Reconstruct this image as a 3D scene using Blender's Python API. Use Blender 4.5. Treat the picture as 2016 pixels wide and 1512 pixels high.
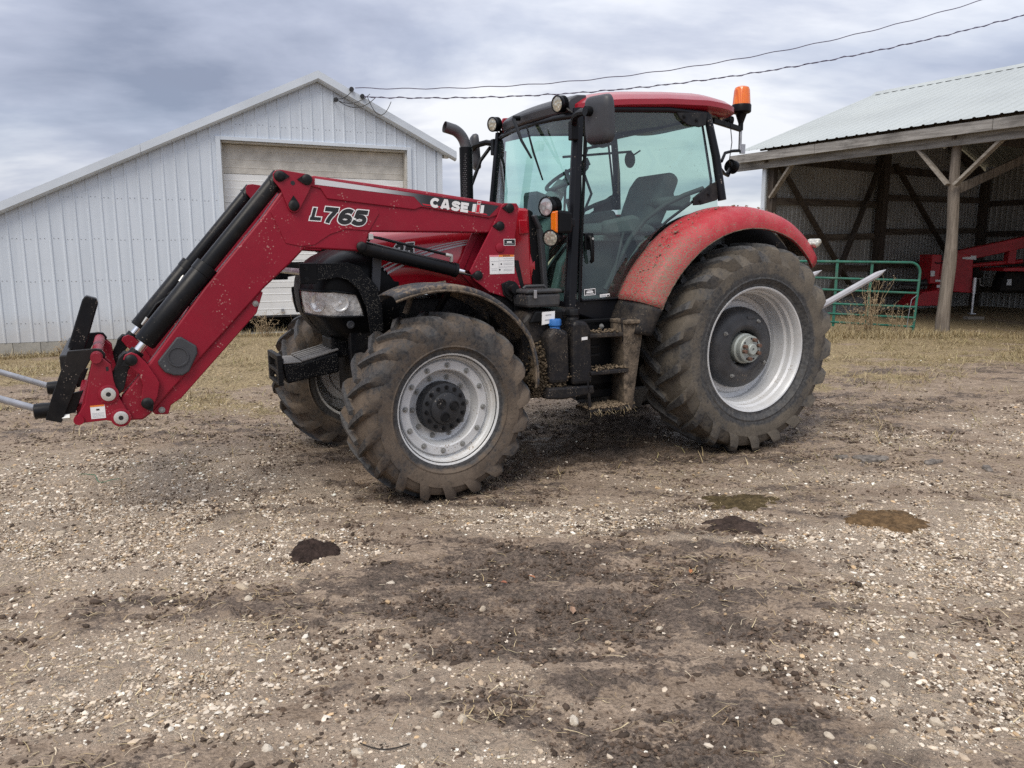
import bpy, bmesh, math, random
import numpy as np
from mathutils import Vector, Matrix, Euler

random.seed(7)
RNG = np.random.default_rng(11)
SC = bpy.context.scene
COL = SC.collection
for _o in list(bpy.data.objects):
    bpy.data.objects.remove(_o)
PI = math.pi
rad = math.radians

# ------------------------------------------------------------------ camera
cam_d = bpy.data.cameras.new('camera')
cam = bpy.data.objects.new('camera', cam_d)
COL.objects.link(cam)
cam.location = (0, 0, 1.6)
cam.rotation_euler = (PI / 2 - math.atan(256 / 1510), 0, 0)
cam_d.sensor_width = 36.0
cam_d.lens = 36.0 * 1510 / 2016
cam_d.clip_start = 0.05
cam_d.clip_end = 3000
SC.camera = cam

# ------------------------------------------------------------------ sky, sun, exposure
SUN_EL, SUN_AZ = rad(52), rad(205)      # azimuth the light comes from, clockwise from +Y
world = bpy.data.worlds.new('World')
SC.world = world
world.use_nodes = True
wt = world.node_tree
wt.nodes.clear()


def wn(t, **kw):
    n = wt.nodes.new(t)
    for k, v in kw.items():
        setattr(n, k, v)
    return n


def wmath(op, a, b=None, clamp=False):
    n = wn('ShaderNodeMath', operation=op, use_clamp=clamp)
    for i, q in enumerate((a, b)):
        if q is None:
            continue
        if isinstance(q, (int, float)):
            n.inputs[i].default_value = q
        else:
            wt.links.new(q, n.inputs[i])
    return n.outputs[0]


w_tc = wn('ShaderNodeTexCoord')
w_sep = wn('ShaderNodeSeparateXYZ')
wt.links.new(w_tc.outputs['Generated'], w_sep.inputs[0])
zc = wmath('MAXIMUM', w_sep.outputs[2], 0.0)
den = wmath('ADD', zc, 0.22)
px_ = wmath('DIVIDE', w_sep.outputs[0], den)
py_ = wmath('DIVIDE', w_sep.outputs[1], den)
w_comb = wn('ShaderNodeCombineXYZ')
wt.links.new(px_, w_comb.inputs[0])
wt.links.new(py_, w_comb.inputs[1])


def wnoise(scale, detail, rough, off, sx=1.0, sy=1.0, dist=0.0):
    m = wn('ShaderNodeMapping')
    m.inputs['Location'].default_value = off
    m.inputs['Scale'].default_value = (sx, sy, 1)
    wt.links.new(w_comb.outputs[0], m.inputs[0])
    n = wn('ShaderNodeTexNoise')
    n.inputs['Scale'].default_value = scale
    n.inputs['Detail'].default_value = detail
    n.inputs['Roughness'].default_value = rough
    n.inputs['Distortion'].default_value = dist
    wt.links.new(m.outputs[0], n.inputs['Vector'])
    return n.outputs['Fac']


def wramp(fac, stops):
    r = wn('ShaderNodeValToRGB')
    el = r.color_ramp.elements
    while len(el) < len(stops):
        el.new(0.5)
    for e_, (p, c) in zip(el, stops):
        e_.position = p
        e_.color = c if len(c) == 4 else (*c, 1)
    wt.links.new(fac, r.inputs[0])
    return r.outputs[0]


w_sky = wn('ShaderNodeTexSky', sky_type='NISHITA', sun_disc=False)
w_sky.sun_elevation = SUN_EL
w_sky.sun_rotation = SUN_AZ
n1 = wnoise(1.0, 7, 0.54, (8.55, -11.56, 3.32), 0.75, 1.0, 0.25)
n2 = wnoise(3.2, 6, 0.55, (7.3, -2.2, 4.0), 0.6, 1.0, 0.2)
n3 = wmath('ADD', wmath('MULTIPLY', n1, 0.78), wmath('MULTIPLY', n2, 0.22))
# overcast deck: thick blue-grey bellies to thin bright cloud
deck = wramp(n3, [(0.33, (2.0, 2.3, 3.1)), (0.45, (3.3, 3.6, 4.5)), (0.52, (4.5, 4.75, 5.5)), (0.61, (6.7, 6.8, 7.1))])
cover = wramp(wnoise(0.8, 4, 0.5, (-4.0, 9.0, 2.0)), [(0.30, (0.80, 0.80, 0.80)), (0.55, (0.97, 0.97, 0.97))])
w_mix = wn('ShaderNodeMix', data_type='RGBA')
wt.links.new(cover, w_mix.inputs['Factor'])
wt.links.new(w_sky.outputs[0], w_mix.inputs['A'])
wt.links.new(deck, w_mix.inputs['B'])
# an overcast sky is brighter overhead than at the horizon
grad = wmath('ADD', wmath('MULTIPLY', zc, 0.75), 0.80)
w_vm = wn('ShaderNodeVectorMath', operation='SCALE')
wt.links.new(w_mix.outputs['Result'], w_vm.inputs[0])
wt.links.new(grad, w_vm.inputs['Scale'])
w_bg = wn('ShaderNodeBackground')
w_bg.inputs['Strength'].default_value = 0.10
wt.links.new(w_vm.outputs[0], w_bg.inputs['Color'])
w_out = wn('ShaderNodeOutputWorld')
wt.links.new(w_bg.outputs[0], w_out.inputs['Surface'])

sun_d = bpy.data.lights.new('sun', 'SUN')
sun_d.energy = 1.5
sun_d.angle = rad(32)
sun_d.color = (1.0, 0.92, 0.80)
sun = bpy.data.objects.new('sun', sun_d)
COL.objects.link(sun)
_sd = Vector((math.sin(SUN_AZ) * math.cos(SUN_EL), math.cos(SUN_AZ) * math.cos(SUN_EL), math.sin(SUN_EL)))
sun.rotation_euler = (-_sd).to_track_quat('-Z', 'Y').to_euler()
sun.location = _sd * 40

SC.view_settings.view_transform = 'Standard'
SC.view_settings.look = 'None'
SC.view_settings.exposure = 0.66
SC.view_settings.gamma = 1.0
SC.view_settings.use_curve_mapping = False
SC.render.engine = 'CYCLES'
SC.cycles.use_denoising = False
SC.cycles.max_bounces = 6
SC.cycles.sample_clamp_indirect = 3.0
SC.cycles.diffuse_bounces = 3
SC.cycles.glossy_bounces = 3
SC.cycles.transparent_max_bounces = 24
SC.cycles.caustics_reflective = False
SC.cycles.caustics_refractive = False

# ------------------------------------------------------------------ helpers: objects


class MB:
    """collects shapes and builds them as one mesh object"""

    def __init__(s):
        s.v, s.f = [], []

    def add(s, vs, fs):
        o = len(s.v)
        s.v += [tuple(map(float, q)) for q in vs]
        s.f += [tuple(i + o for i in q) for q in fs]
        return s

    def box(s, c, d, R=None):
        vs = []
        for x in (-.5, .5):
            for y in (-.5, .5):
                for z in (-.5, .5):
                    p = Vector((x * d[0], y * d[1], z * d[2]))
                    if R is not None:
                        p = R @ p
                    vs.append(p + Vector(c))
        return s.add(vs, [(0, 1, 3, 2), (4, 6, 7, 5), (0, 4, 5, 1), (2, 3, 7, 6), (0, 2, 6, 4), (1, 5, 7, 3)])

    def beam(s, a, b, w, h, up=(0, 0, 1)):
        a, b = Vector(a), Vector(b)
        d = (b - a).normalized()
        u = Vector(up)
        sd = d.cross(u)
        if sd.length < 1e-4:
            sd = d.cross(Vector((1, 0, 0)))
        sd.normalize()
        u = sd.cross(d).normalized()
        vs = []
        for p in (a, b):
            for i, j in ((-1, -1), (1, -1), (1, 1), (-1, 1)):
                vs.append(p + sd * (i * w / 2) + u * (j * h / 2))
        return s.add(vs, [(0, 3, 2, 1), (4, 5, 6, 7), (0, 1, 5, 4), (1, 2, 6, 5), (2, 3, 7, 6), (3, 0, 4, 7)])

    def prism(s, poly, y0, y1):
        """outline given in x,z and extruded along y; y0/y1 numbers or functions of (x, z)"""
        g0 = y0 if callable(y0) else (lambda x, z: y0)
        g1 = y1 if callable(y1) else (lambda x, z: y1)
        n = len(poly)
        vs = [(x, g0(x, z), z) for x, z in poly] + [(x, g1(x, z), z) for x, z in poly]
        fs = [tuple(range(n)), tuple(range(2 * n - 1, n - 1, -1))]
        fs += [(i, (i + 1) % n, n + (i + 1) % n, n + i) for i in range(n)]
        return s.add(vs, fs)

    def cyl(s, a, b, r0, r1=None, n=16, caps=True):
        r1 = r0 if r1 is None else r1
        return s.tube([a, b], [r0, r1], n, caps)

    def tube(s, pts, r, n=8, caps=True):
        pts = [Vector(p) for p in pts]
        m = len(pts)
        rs = r if isinstance(r, (list, tuple)) else [r] * m
        d0 = (pts[1] - pts[0]).normalized()
        a = d0.cross(Vector((0, 0, 1)))
        if a.length < 1e-3:
            a = d0.cross(Vector((1, 0, 0)))
        a.normalize()
        vs = []
        for i, p in enumerate(pts):
            if i == 0:
                t = d0
            elif i == m - 1:
                t = (pts[i] - pts[i - 1]).normalized()
            else:
                t = ((pts[i + 1] - p).normalized() + (p - pts[i - 1]).normalized())
                t = t.normalized() if t.length > 1e-6 else (pts[i + 1] - p).normalized()
            a = (a - t * a.dot(t)).normalized()
            b = t.cross(a)
            for k in range(n):
                w = 2 * PI * k / n
                vs.append(p + (a * math.cos(w) + b * math.sin(w)) * rs[i])
        fs = []
        for i in range(m - 1):
            for k in range(n):
                fs.append((i * n + k, i * n + (k + 1) % n, (i + 1) * n + (k + 1) % n, (i + 1) * n + k))
        if caps:
            fs.append(tuple(range(n - 1, -1, -1)))
            fs.append(tuple(range((m - 1) * n, m * n)))
        return s.add(vs, fs)

    def lathe(s, prof, c=(0, 0, 0), n=48, axis='y', a0=0.0, a1=2 * PI):
        """profile of (radius, height along the axis)"""
        full = abs(a1 - a0 - 2 * PI) < 1e-6
        m = n if full else n + 1
        vs = []
        for r, h in prof:
            for k in range(m):
                w = a0 + (a1 - a0) * k / n
                x, z = r * math.cos(w), r * math.sin(w)
                if axis == 'y':
                    p = (c[0] + x, c[1] + h, c[2] + z)
                elif axis == 'z':
                    p = (c[0] + x, c[1] + z, c[2] + h)
                else:
                    p = (c[0] + h, c[1] + x, c[2] + z)
                vs.append(p)
        fs = []
        for i in range(len(prof) - 1):
            for k in range(n if full else n):
                k2 = (k + 1) % m if full else k + 1
                fs.append((i * m + k, i * m + k2, (i + 1) * m + k2, (i + 1) * m + k))
        return s.add(vs, fs)

    def ell(s, c, r, nu=14, nv=8, R=None):
        vs, fs = [], []
        for i in range(nv + 1):
            t = PI * i / nv
            for k in range(nu):
                w = 2 * PI * k / nu
                p = Vector((r[0] * math.sin(t) * math.cos(w), r[1] * math.sin(t) * math.sin(w), r[2] * math.cos(t)))
                if R is not None:
                    p = R @ p
                vs.append(p + Vector(c))
        for i in range(nv):
            for k in range(nu):
                fs.append((i * nu + k, i * nu + (k + 1) % nu, (i + 1) * nu + (k + 1) % nu, (i + 1) * nu + k))
        return s.add(vs, fs)

    def grid(s, rows, close=False):
        n = len(rows[0])
        vs = [p for r in rows for p in r]
        fs = []
        for i in range(len(rows) - 1):
            for k in range(n if close else n - 1):
                k2 = (k + 1) % n
                fs.append((i * n + k, i * n + k2, (i + 1) * n + k2, (i + 1) * n + k))
        return s.add(vs, fs)

    def xf(s, M):
        s.v = [tuple(M @ Vector(p)) for p in s.v]
        return s

    def mesh(s, name, smooth=35, merge=True):
        me = bpy.data.meshes.new(name)
        me.from_pydata(s.v, [], s.f)
        bm = bmesh.new()
        bm.from_mesh(me)
        if merge:
            bmesh.ops.remove_doubles(bm, verts=bm.verts, dist=1e-5)
        bmesh.ops.recalc_face_normals(bm, faces=bm.faces)
        bm.to_mesh(me)
        bm.free()
        if smooth:
            me.polygons.foreach_set('use_smooth', [True] * len(me.polygons))
            me.set_sharp_from_angle(angle=rad(smooth))
        return me

    def build(s, name, mat, parent=None, smooth=35, bevel=0.0, seg=2, merge=True):
        o = bpy.data.objects.new(name, s.mesh(name, smooth, merge))
        COL.objects.link(o)
        mats = mat if isinstance(mat, (list, tuple)) else [mat]
        for m_ in mats:
            o.data.materials.append(m_)
        if parent is not None:
            o.parent = parent
        if bevel:
            b = o.modifiers.new('bevel', 'BEVEL')
            b.width = bevel
            b.segments = seg
            b.limit_method = 'ANGLE'
            b.angle_limit = rad(38)
        return o


def empty(name, loc=(0, 0, 0), rot=(0, 0, 0), parent=None):
    o = bpy.data.objects.new(name, None)
    COL.objects.link(o)
    o.location = loc
    o.rotation_euler = rot
    o.empty_display_size = 0.1
    if parent is not None:
        o.parent = parent
    return o


def tag(o, label=None, cat=None, group=None, kind=None):
    for k, v in (('label', label), ('category', cat), ('group', group), ('kind', kind)):
        if v:
            o[k] = v
    return o


def inst(name, me, parent, loc=(0, 0, 0), rot=(0, 0, 0), scale=(1, 1, 1)):
    o = bpy.data.objects.new(name, me)
    COL.objects.link(o)
    o.parent = parent
    o.location, o.rotation_euler, o.scale = loc, rot, scale
    return o


def copy_tree(o, parent=None):
    c = o.copy()
    COL.objects.link(c)
    c.parent = parent
    for ch in list(o.children):
        copy_tree(ch, c)
    return c


def np_mesh(name, V, Fc, mat, attrs=None, smooth=False, kind=None):
    """big mesh straight from arrays; faces all of one size"""
    me = bpy.data.meshes.new(name)
    V = np.asarray(V, np.float32)
    Fc = np.asarray(Fc, np.int32)
    k = Fc.shape[1]
    me.vertices.add(len(V))
    me.vertices.foreach_set('co', V.ravel())
    me.loops.add(Fc.size)
    me.loops.foreach_set('vertex_index', Fc.ravel())
    me.polygons.add(len(Fc))
    me.polygons.foreach_set('loop_start', np.arange(0, Fc.size, k, dtype=np.int32))
    me.polygons.foreach_set('use_smooth', np.full(len(Fc), bool(smooth)))
    me.update(calc_edges=True)
    for an, (tp, arr) in (attrs or {}).items():
        a = me.attributes.new(an, tp, 'POINT')
        if tp == 'FLOAT':
            a.data.foreach_set('value', np.asarray(arr, np.float32).ravel())
        else:
            a.data.foreach_set('color', np.asarray(arr, np.float32).ravel())
    o = bpy.data.objects.new(name, me)
    COL.objects.link(o)
    me.materials.append(mat)
    if kind:
        o['kind'] = kind
    return o


# ------------------------------------------------------------------ helpers: materials


class NT:
    def __init__(s, name):
        s.m = bpy.data.materials.new(name)
        s.m.use_nodes = True
        s.t = s.m.node_tree
        s.t.nodes.clear()
        s.out = s.n('ShaderNodeOutputMaterial')
        s.tc = None

    def n(s, t, **kw):
        q = s.t.nodes.new(t)
        for k, v in kw.items():
            setattr(q, k, v)
        return q

    def put(s, sock, val):
        if val is None:
            return
        if isinstance(val, bpy.types.NodeSocket):
            s.t.links.new(val, sock)
        elif isinstance(val, (tuple, list)):
            sock.default_value = (*val, 1) if len(val) == 3 and len(sock.default_value) == 4 else val
        else:
            sock.default_value = val

    def coord(s, kind='Object'):
        if s.tc is None:
            s.tc = s.n('ShaderNodeTexCoord')
        return s.tc.outputs[kind]

    def pos(s):
        return s.n('ShaderNodeNewGeometry').outputs['Position']

    def mapped(s, vec, scale=(1, 1, 1), loc=(0, 0, 0), rot=(0, 0, 0)):
        m = s.n('ShaderNodeMapping')
        m.inputs['Location'].default_value = loc
        m.inputs['Rotation'].default_value = rot
        m.inputs['Scale'].default_value = scale
        s.put(m.inputs[0], vec)
        return m.outputs[0]

    def noise(s, scale, detail=4, rough=0.55, vec=None, dist=0.0, col=False):
        q = s.n('ShaderNodeTexNoise')
        q.inputs['Scale'].default_value = scale
        q.inputs['Detail'].default_value = detail
        q.inputs['Roughness'].default_value = rough
        q.inputs['Distortion'].default_value = dist
        s.put(q.inputs['Vector'], vec if vec is not None else s.coord())
        return q.outputs['Color' if col else 'Fac']

    def voro(s, scale, vec=None, feature='F1', out='Distance', rnd=1.0):
        q = s.n('ShaderNodeTexVoronoi', feature=feature)
        q.inputs['Scale'].default_value = scale
        q.inputs['Randomness'].default_value = rnd
        s.put(q.inputs['Vector'], vec if vec is not None else s.coord())
        return q.outputs[out]

    def math(s, op, a, b=None, c=None, clamp=False):
        q = s.n('ShaderNodeMath', operation=op, use_clamp=clamp)
        for i, val in enumerate((a, b, c)):
            s.put(q.inputs[i], val)
        return q.outputs[0]

    def sstep(s, x, lo, hi):
        q = s.n('ShaderNodeMapRange', interpolation_type='SMOOTHSTEP')
        s.put(q.inputs['Value'], x)
        q.inputs['From Min'].default_value = lo
        q.inputs['From Max'].default_value = hi
        q.inputs['To Min'].default_value = 0
        q.inputs['To Max'].default_value = 1
        return q.outputs['Result']

    def mix(s, f, a, b, blend='MIX'):
        q = s.n('ShaderNodeMix', data_type='RGBA', blend_type=blend)
        s.put(q.inputs['Factor'], f)
        s.put(q.inputs['A'], a)
        s.put(q.inputs['B'], b)
        return q.outputs['Result']

    def fmix(s, f, a, b):
        q = s.n('ShaderNodeMix', data_type='FLOAT')
        s.put(q.inputs['Factor'], f)
        s.put(q.inputs['A'], a)
        s.put(q.inputs['B'], b)
        return q.outputs['Result']

    def sep(s, vec):
        q = s.n('ShaderNodeSeparateXYZ')
        s.put(q.inputs[0], vec)
        return q.outputs

    def attr(s, name):
        return s.n('ShaderNodeAttribute', attribute_name=name)

    def bump(s, h, strength=0.3, dist=0.01, normal=None):
        q = s.n('ShaderNodeBump')
        q.inputs['Strength'].default_value = strength
        q.inputs['Distance'].default_value = dist
        s.put(q.inputs['Height'], h)
        if normal is not None:
            s.put(q.inputs['Normal'], normal)
        return q.outputs[0]

    def bsdf(s, color, rough=0.5, metal=0.0, normal=None, coat=0.0, spec=0.5, **kw):
        q = s.n('ShaderNodeBsdfPrincipled')
        s.put(q.inputs['Base Color'], color)
        s.put(q.inputs['Roughness'], rough)
        s.put(q.inputs['Metallic'], metal)
        s.put(q.inputs['Specular IOR Level'], spec)
        s.put(q.inputs['Coat Weight'], coat)
        q.inputs['Coat Roughness'].default_value = 0.12
        for k, v in kw.items():
            s.put(q.inputs[k.replace('_', ' ')], v)
        if normal is not None:
            s.put(q.inputs['Normal'], normal)
        return q.outputs[0]

    def done(s, sh):
        s.t.links.new(sh, s.out.inputs['Surface'])
        return s.m


MUD = (0.115, 0.082, 0.055)
MUD_DRY = (0.23, 0.18, 0.13)


def surf(name, color, rough=0.5, metal=0.0, coat=0.0, var=0.12, vscale=3.0, dust=0.0, dustcol=MUD_DRY, dscale=2.2,
         speck=0.0, speckcol=MUD_DRY, sscale=45.0, bump=0.0, bscale=60.0, spec=0.5):
    """painted, plastic or metal surface with uneven colour, a film of dust and dried mud flecks"""
    t = NT(name)
    nz = t.noise(vscale, 5, 0.6)
    dk = tuple(c * (1 - var) for c in color)
    lt = tuple(min(1, c * (1 + var)) for c in color)
    c = t.mix(t.sstep(nz, 0.3, 0.7), dk, lt)
    r = t.math('ADD', rough, t.math('MULTIPLY', t.math('SUBTRACT', t.noise(vscale * 6, 4), 0.5), 0.18))
    m = metal
    if dust:
        d = t.math('MULTIPLY', t.sstep(t.math('ADD', t.math('MULTIPLY', t.noise(dscale, 6, 0.65), 0.7),
                   t.math('MULTIPLY', t.noise(dscale * 9, 4, 0.6), 0.3)), 0.42, 0.72), dust)
        c = t.mix(d, c, dustcol)
        r = t.fmix(d, r, 0.9)
        if metal:
            m = t.fmix(d, metal, 0.0)
    if speck:
        f1 = t.sstep(t.voro(sscale), 0.30, 0.16)
        g = t.sstep(t.noise(sscale * 0.11, 3, 0.6), 0.62 - 0.3 * speck, 0.74 - 0.2 * speck)
        k = t.math('MULTIPLY', f1, g)
        c = t.mix(k, c, speckcol)
        r = t.fmix(k, r, 0.9)
    nrm = t.bump(t.noise(bscale, 4, 0.6), bump, 0.004) if bump else None
    return t.done(t.bsdf(c, r, m, nrm, coat, spec))


def glow_free_glass(name, tint, refl_rough=0.02, dirt=0.1, haze=(0.35, 0.36, 0.34)):
    """thin window pane: tinted see-through, fresnel reflection, dusty film"""
    t = NT(name)
    tr = t.n('ShaderNodeBsdfTransparent')
    t.put(tr.inputs[0], tint)
    gl = t.n('ShaderNodeBsdfGlossy')
    t.put(gl.inputs['Color'], (0.95, 0.97, 1.0))
    gl.inputs['Roughness'].default_value = refl_rough
    fr = t.n('ShaderNodeFresnel')
    bf = t.n('ShaderNodeNewGeometry').outputs['Backfacing']
    t.put(fr.inputs['IOR'], t.fmix(bf, 1.5, 1 / 1.5))     # a thin pane reflects alike from both sides
    mx = t.n('ShaderNodeMixShader')
    t.put(mx.inputs[0], t.math('MULTIPLY', fr.outputs[0], 1.6, clamp=True))
    t.t.links.new(tr.outputs[0], mx.inputs[1])
    t.t.links.new(gl.outputs[0], mx.inputs[2])
    df = t.n('ShaderNodeBsdfDiffuse')
    t.put(df.inputs[0], haze)
    m2 = t.n('ShaderNodeMixShader')
    k = t.math('MULTIPLY', t.sstep(t.noise(3.0, 6, 0.7), 0.35, 0.8), dirt)
    sp = t.math('MULTIPLY', t.sstep(t.voro(38), 0.22, 0.1), t.sstep(t.noise(4, 3), 0.52, 0.66))
    t.put(m2.inputs[0], t.math('ADD', k, t.math('MULTIPLY', sp, 0.5), clamp=True))
    t.t.links.new(mx.outputs[0], m2.inputs[1])
    t.t.links.new(df.outputs[0], m2.inputs[2])
    return t.done(m2.outputs[0])


def text_mesh(name, s, size, mat, parent, origin, xdir, ydir, offset=0.0, shear=0.0, depth=0.0008, spacing=1.0, xscale=1.0):
    cu = bpy.data.curves.new(name, 'FONT')
    cu.body = s
    cu.size = size
    cu.offset = offset
    cu.shear = shear
    cu.extrude = depth
    cu.space_character = spacing
    cu.fill_mode = 'BOTH'
    o = bpy.data.objects.new(name, cu)
    COL.objects.link(o)
    bpy.context.view_layer.update()
    me = bpy.data.meshes.new_from_object(o.evaluated_get(bpy.context.evaluated_depsgraph_get()))
    bpy.data.objects.remove(o)
    me.materials.clear()
    me.materials.append(mat)
    X = Vector(xdir).normalized()
    Y = Vector(ydir)
    Y = (Y - X * Y.dot(X)).normalized()
    Z = X.cross(Y)
    M = Matrix(((X.x * xscale, Y.x, Z.x, origin[0]), (X.y * xscale, Y.y, Z.y, origin[1]), (X.z * xscale, Y.z, Z.z, origin[2]), (0, 0, 0, 1)))
    me.transform(M)
    q = bpy.data.objects.new(name, me)
    COL.objects.link(q)
    q.parent = parent
    return q


# value noise for shaping the ground and scattering
_PT = RNG.random((256, 256))


def vnoise(x, y):
    xi, yi = np.floor(x).astype(int), np.floor(y).astype(int)
    fx, fy = x - xi, y - yi
    fx, fy = fx * fx * (3 - 2 * fx), fy * fy * (3 - 2 * fy)
    g = lambda a, b: _PT[a % 256, b % 256]
    return (g(xi, yi) * (1 - fx) + g(xi + 1, yi) * fx) * (1 - fy) + (g(xi, yi + 1) * (1 - fx) + g(xi + 1, yi + 1) * fx) * fy


def fbm(x, y, f=1.0, oct=4, gain=0.5, seed=0.0):
    s, a, n = 0.0, 1.0, 0.0
    for i in range(oct):
        s = s + a * vnoise(x * f + 17.3 * i + seed, y * f + 9.1 * i - seed)
        n += a
        a *= gain
        f *= 2.03
    return s / n


def smooth(x, a, b):
    t = np.clip((x - a) / (b - a), 0, 1)
    return t * t * (3 - 2 * t)
# ================================================================== GROUND
# where things stand: used to keep straw, stones and grass out of walls and wheels


def ground_z(x, y):
    x, y = np.asarray(x, float), np.asarray(y, float)
    base = -0.06 + 0.045 * smooth(y, 4.8, 7.4) + 0.125 * smooth(y, 7.4, 13.5)
    lump = (fbm(x, y, 0.45, 3, 0.5, 5.0) - 0.5) * 0.10 * smooth(y, 2.0, 4.0)
    base = base - 0.20 * smooth(-x, 4.9, 7.0) * smooth(y, 9.5, 12.5)
    near = np.exp(-(((x - 0.4) / 2.6) ** 2 + ((y - 6.0) / 1.9) ** 2))
    return base + lump * (1 - 0.9 * near) * (1 - 0.8 * smooth(y, 11, 14))


def blob(x, y, cx, cy, rx, ry, a=0.0):
    ca, sa = math.cos(a), math.sin(a)
    dx, dy = x - cx, y - cy
    u, v = (dx * ca + dy * sa) / rx, (-dx * sa + dy * ca) / ry
    return np.exp(-(u * u + v * v))


def soil_maps(x, y):
    x, y = np.asarray(x, float), np.asarray(y, float)
    n = fbm(x, y, 0.9, 5, 0.55, 2.0)
    n2 = fbm(x * 0.6, y * 1.3, 2.4, 4, 0.6, 31.0)
    wx, wy = x + (n - .5) * 1.2, y + (n2 - .5) * 1.0
    g = 0.06
    for a_, cx, cy, rx, ry, an in ((1.0, -2.9, 5.4, 1.7, .85, 0), (.75, -2.2, 4.1, 1.2, .8, .2), (.70, -1.0, 2.7, 1.3, .75, 0), (1.0, .5, 4.62, 1.15, .27, -.1), (1.1, 2.6, 4.0, 1.05, .6, .1),
                                   (.9, 1.65, 2.75, .6, .55, 0), (.6, 2.0, 5.4, 1.0, .4, .2), (.4, -1.2, 6.6, .8, .5, 0), (.55, 4.6, 6.9, 1.6, 1.0, .3), (.5, 3.6, 5.0, .8, .5, 0), (.35, .75, 3.2, .35, .2, 0)):
        g = g + a_ * blob(wx, wy, cx, cy, rx, ry, an)
    mud = 0
    for a_, cx, cy, rx, ry, an in ((1.15, .35, 3.35, .95, 1.05, -.25), (.5, -.75, 3.6, .7, .35, .2), (.6, -.6, 5.2, .9, .25, .1), (.45, 1.1, 2.5, .4, .5, 0), (.55, 1.3, 4.15, .6, .25, 0), (1.2, 1.0, 6.8, 2.3, .9, .45), (.9, .4, 6.0, .9, .35, .45), (.7, -3.0, 6.9, 2.4, .4, .05), (.5, -.9, 5.9, .6, .35, 0), (.5, 4.6, 5.3, 1.2, .35, .1), (.6, 2.2, 6.6, 1.6, .35, .25), (.5, 3.6, 8.2, 2.2, .6, .1), (.45, 1.6, 5.0, .8, .25, 0),  # blobs beneath the tractor: mud, darkened further as shade painted into the soil
                                   (.8, 5.5, 10.2, 3.5, .6, .15), (.5, -5.2, 8.4, 1.6, .7, 0), (.5, 2.3, 4.75, .6, .16, 0), (.5, 3.1, 6.0, .8, .2, 0), (.4, -2.0, 4.75, 1.0, .12, .1), (.45, -1.5, 3.3, .8, .14, .3), (.35, .1, 2.3, .8, .25, 0),
                                   (.5, 2.6, 7.4, 1.2, .3, .2)):
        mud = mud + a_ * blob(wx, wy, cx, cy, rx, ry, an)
    streak = fbm(x * 0.75, y * 1.9, 4.2, 5, 0.66, 77.0)
    wet_shade = np.clip(mud * .80 + (streak - 0.5) * 3.0 * (.55 + .45 * np.clip(mud * 1.5, 0, 1)) - 0.04, 0, 1)
    gr = np.clip((g * 1.4 - mud * 0.85) + (n2 - 0.5) * 2.0 - (streak - .5) * 1.3 - 0.06, 0, 1)
    grass = smooth(y + (n - 0.5) * 7.0 + np.where(x < 0, -x * .12, x * -.12), 7.4, 11.2) * np.clip(0.55 + (n2 - .35) * 1.6, 0.1, 1)
    gr = gr * (1 - smooth(y, 8.5, 11.5))
    wet_shade = wet_shade * (1 - 0.6 * smooth(y, 9, 12))
    # under the open shed the floor is bare trampled dirt
    return gr, wet_shade, grass


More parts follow.
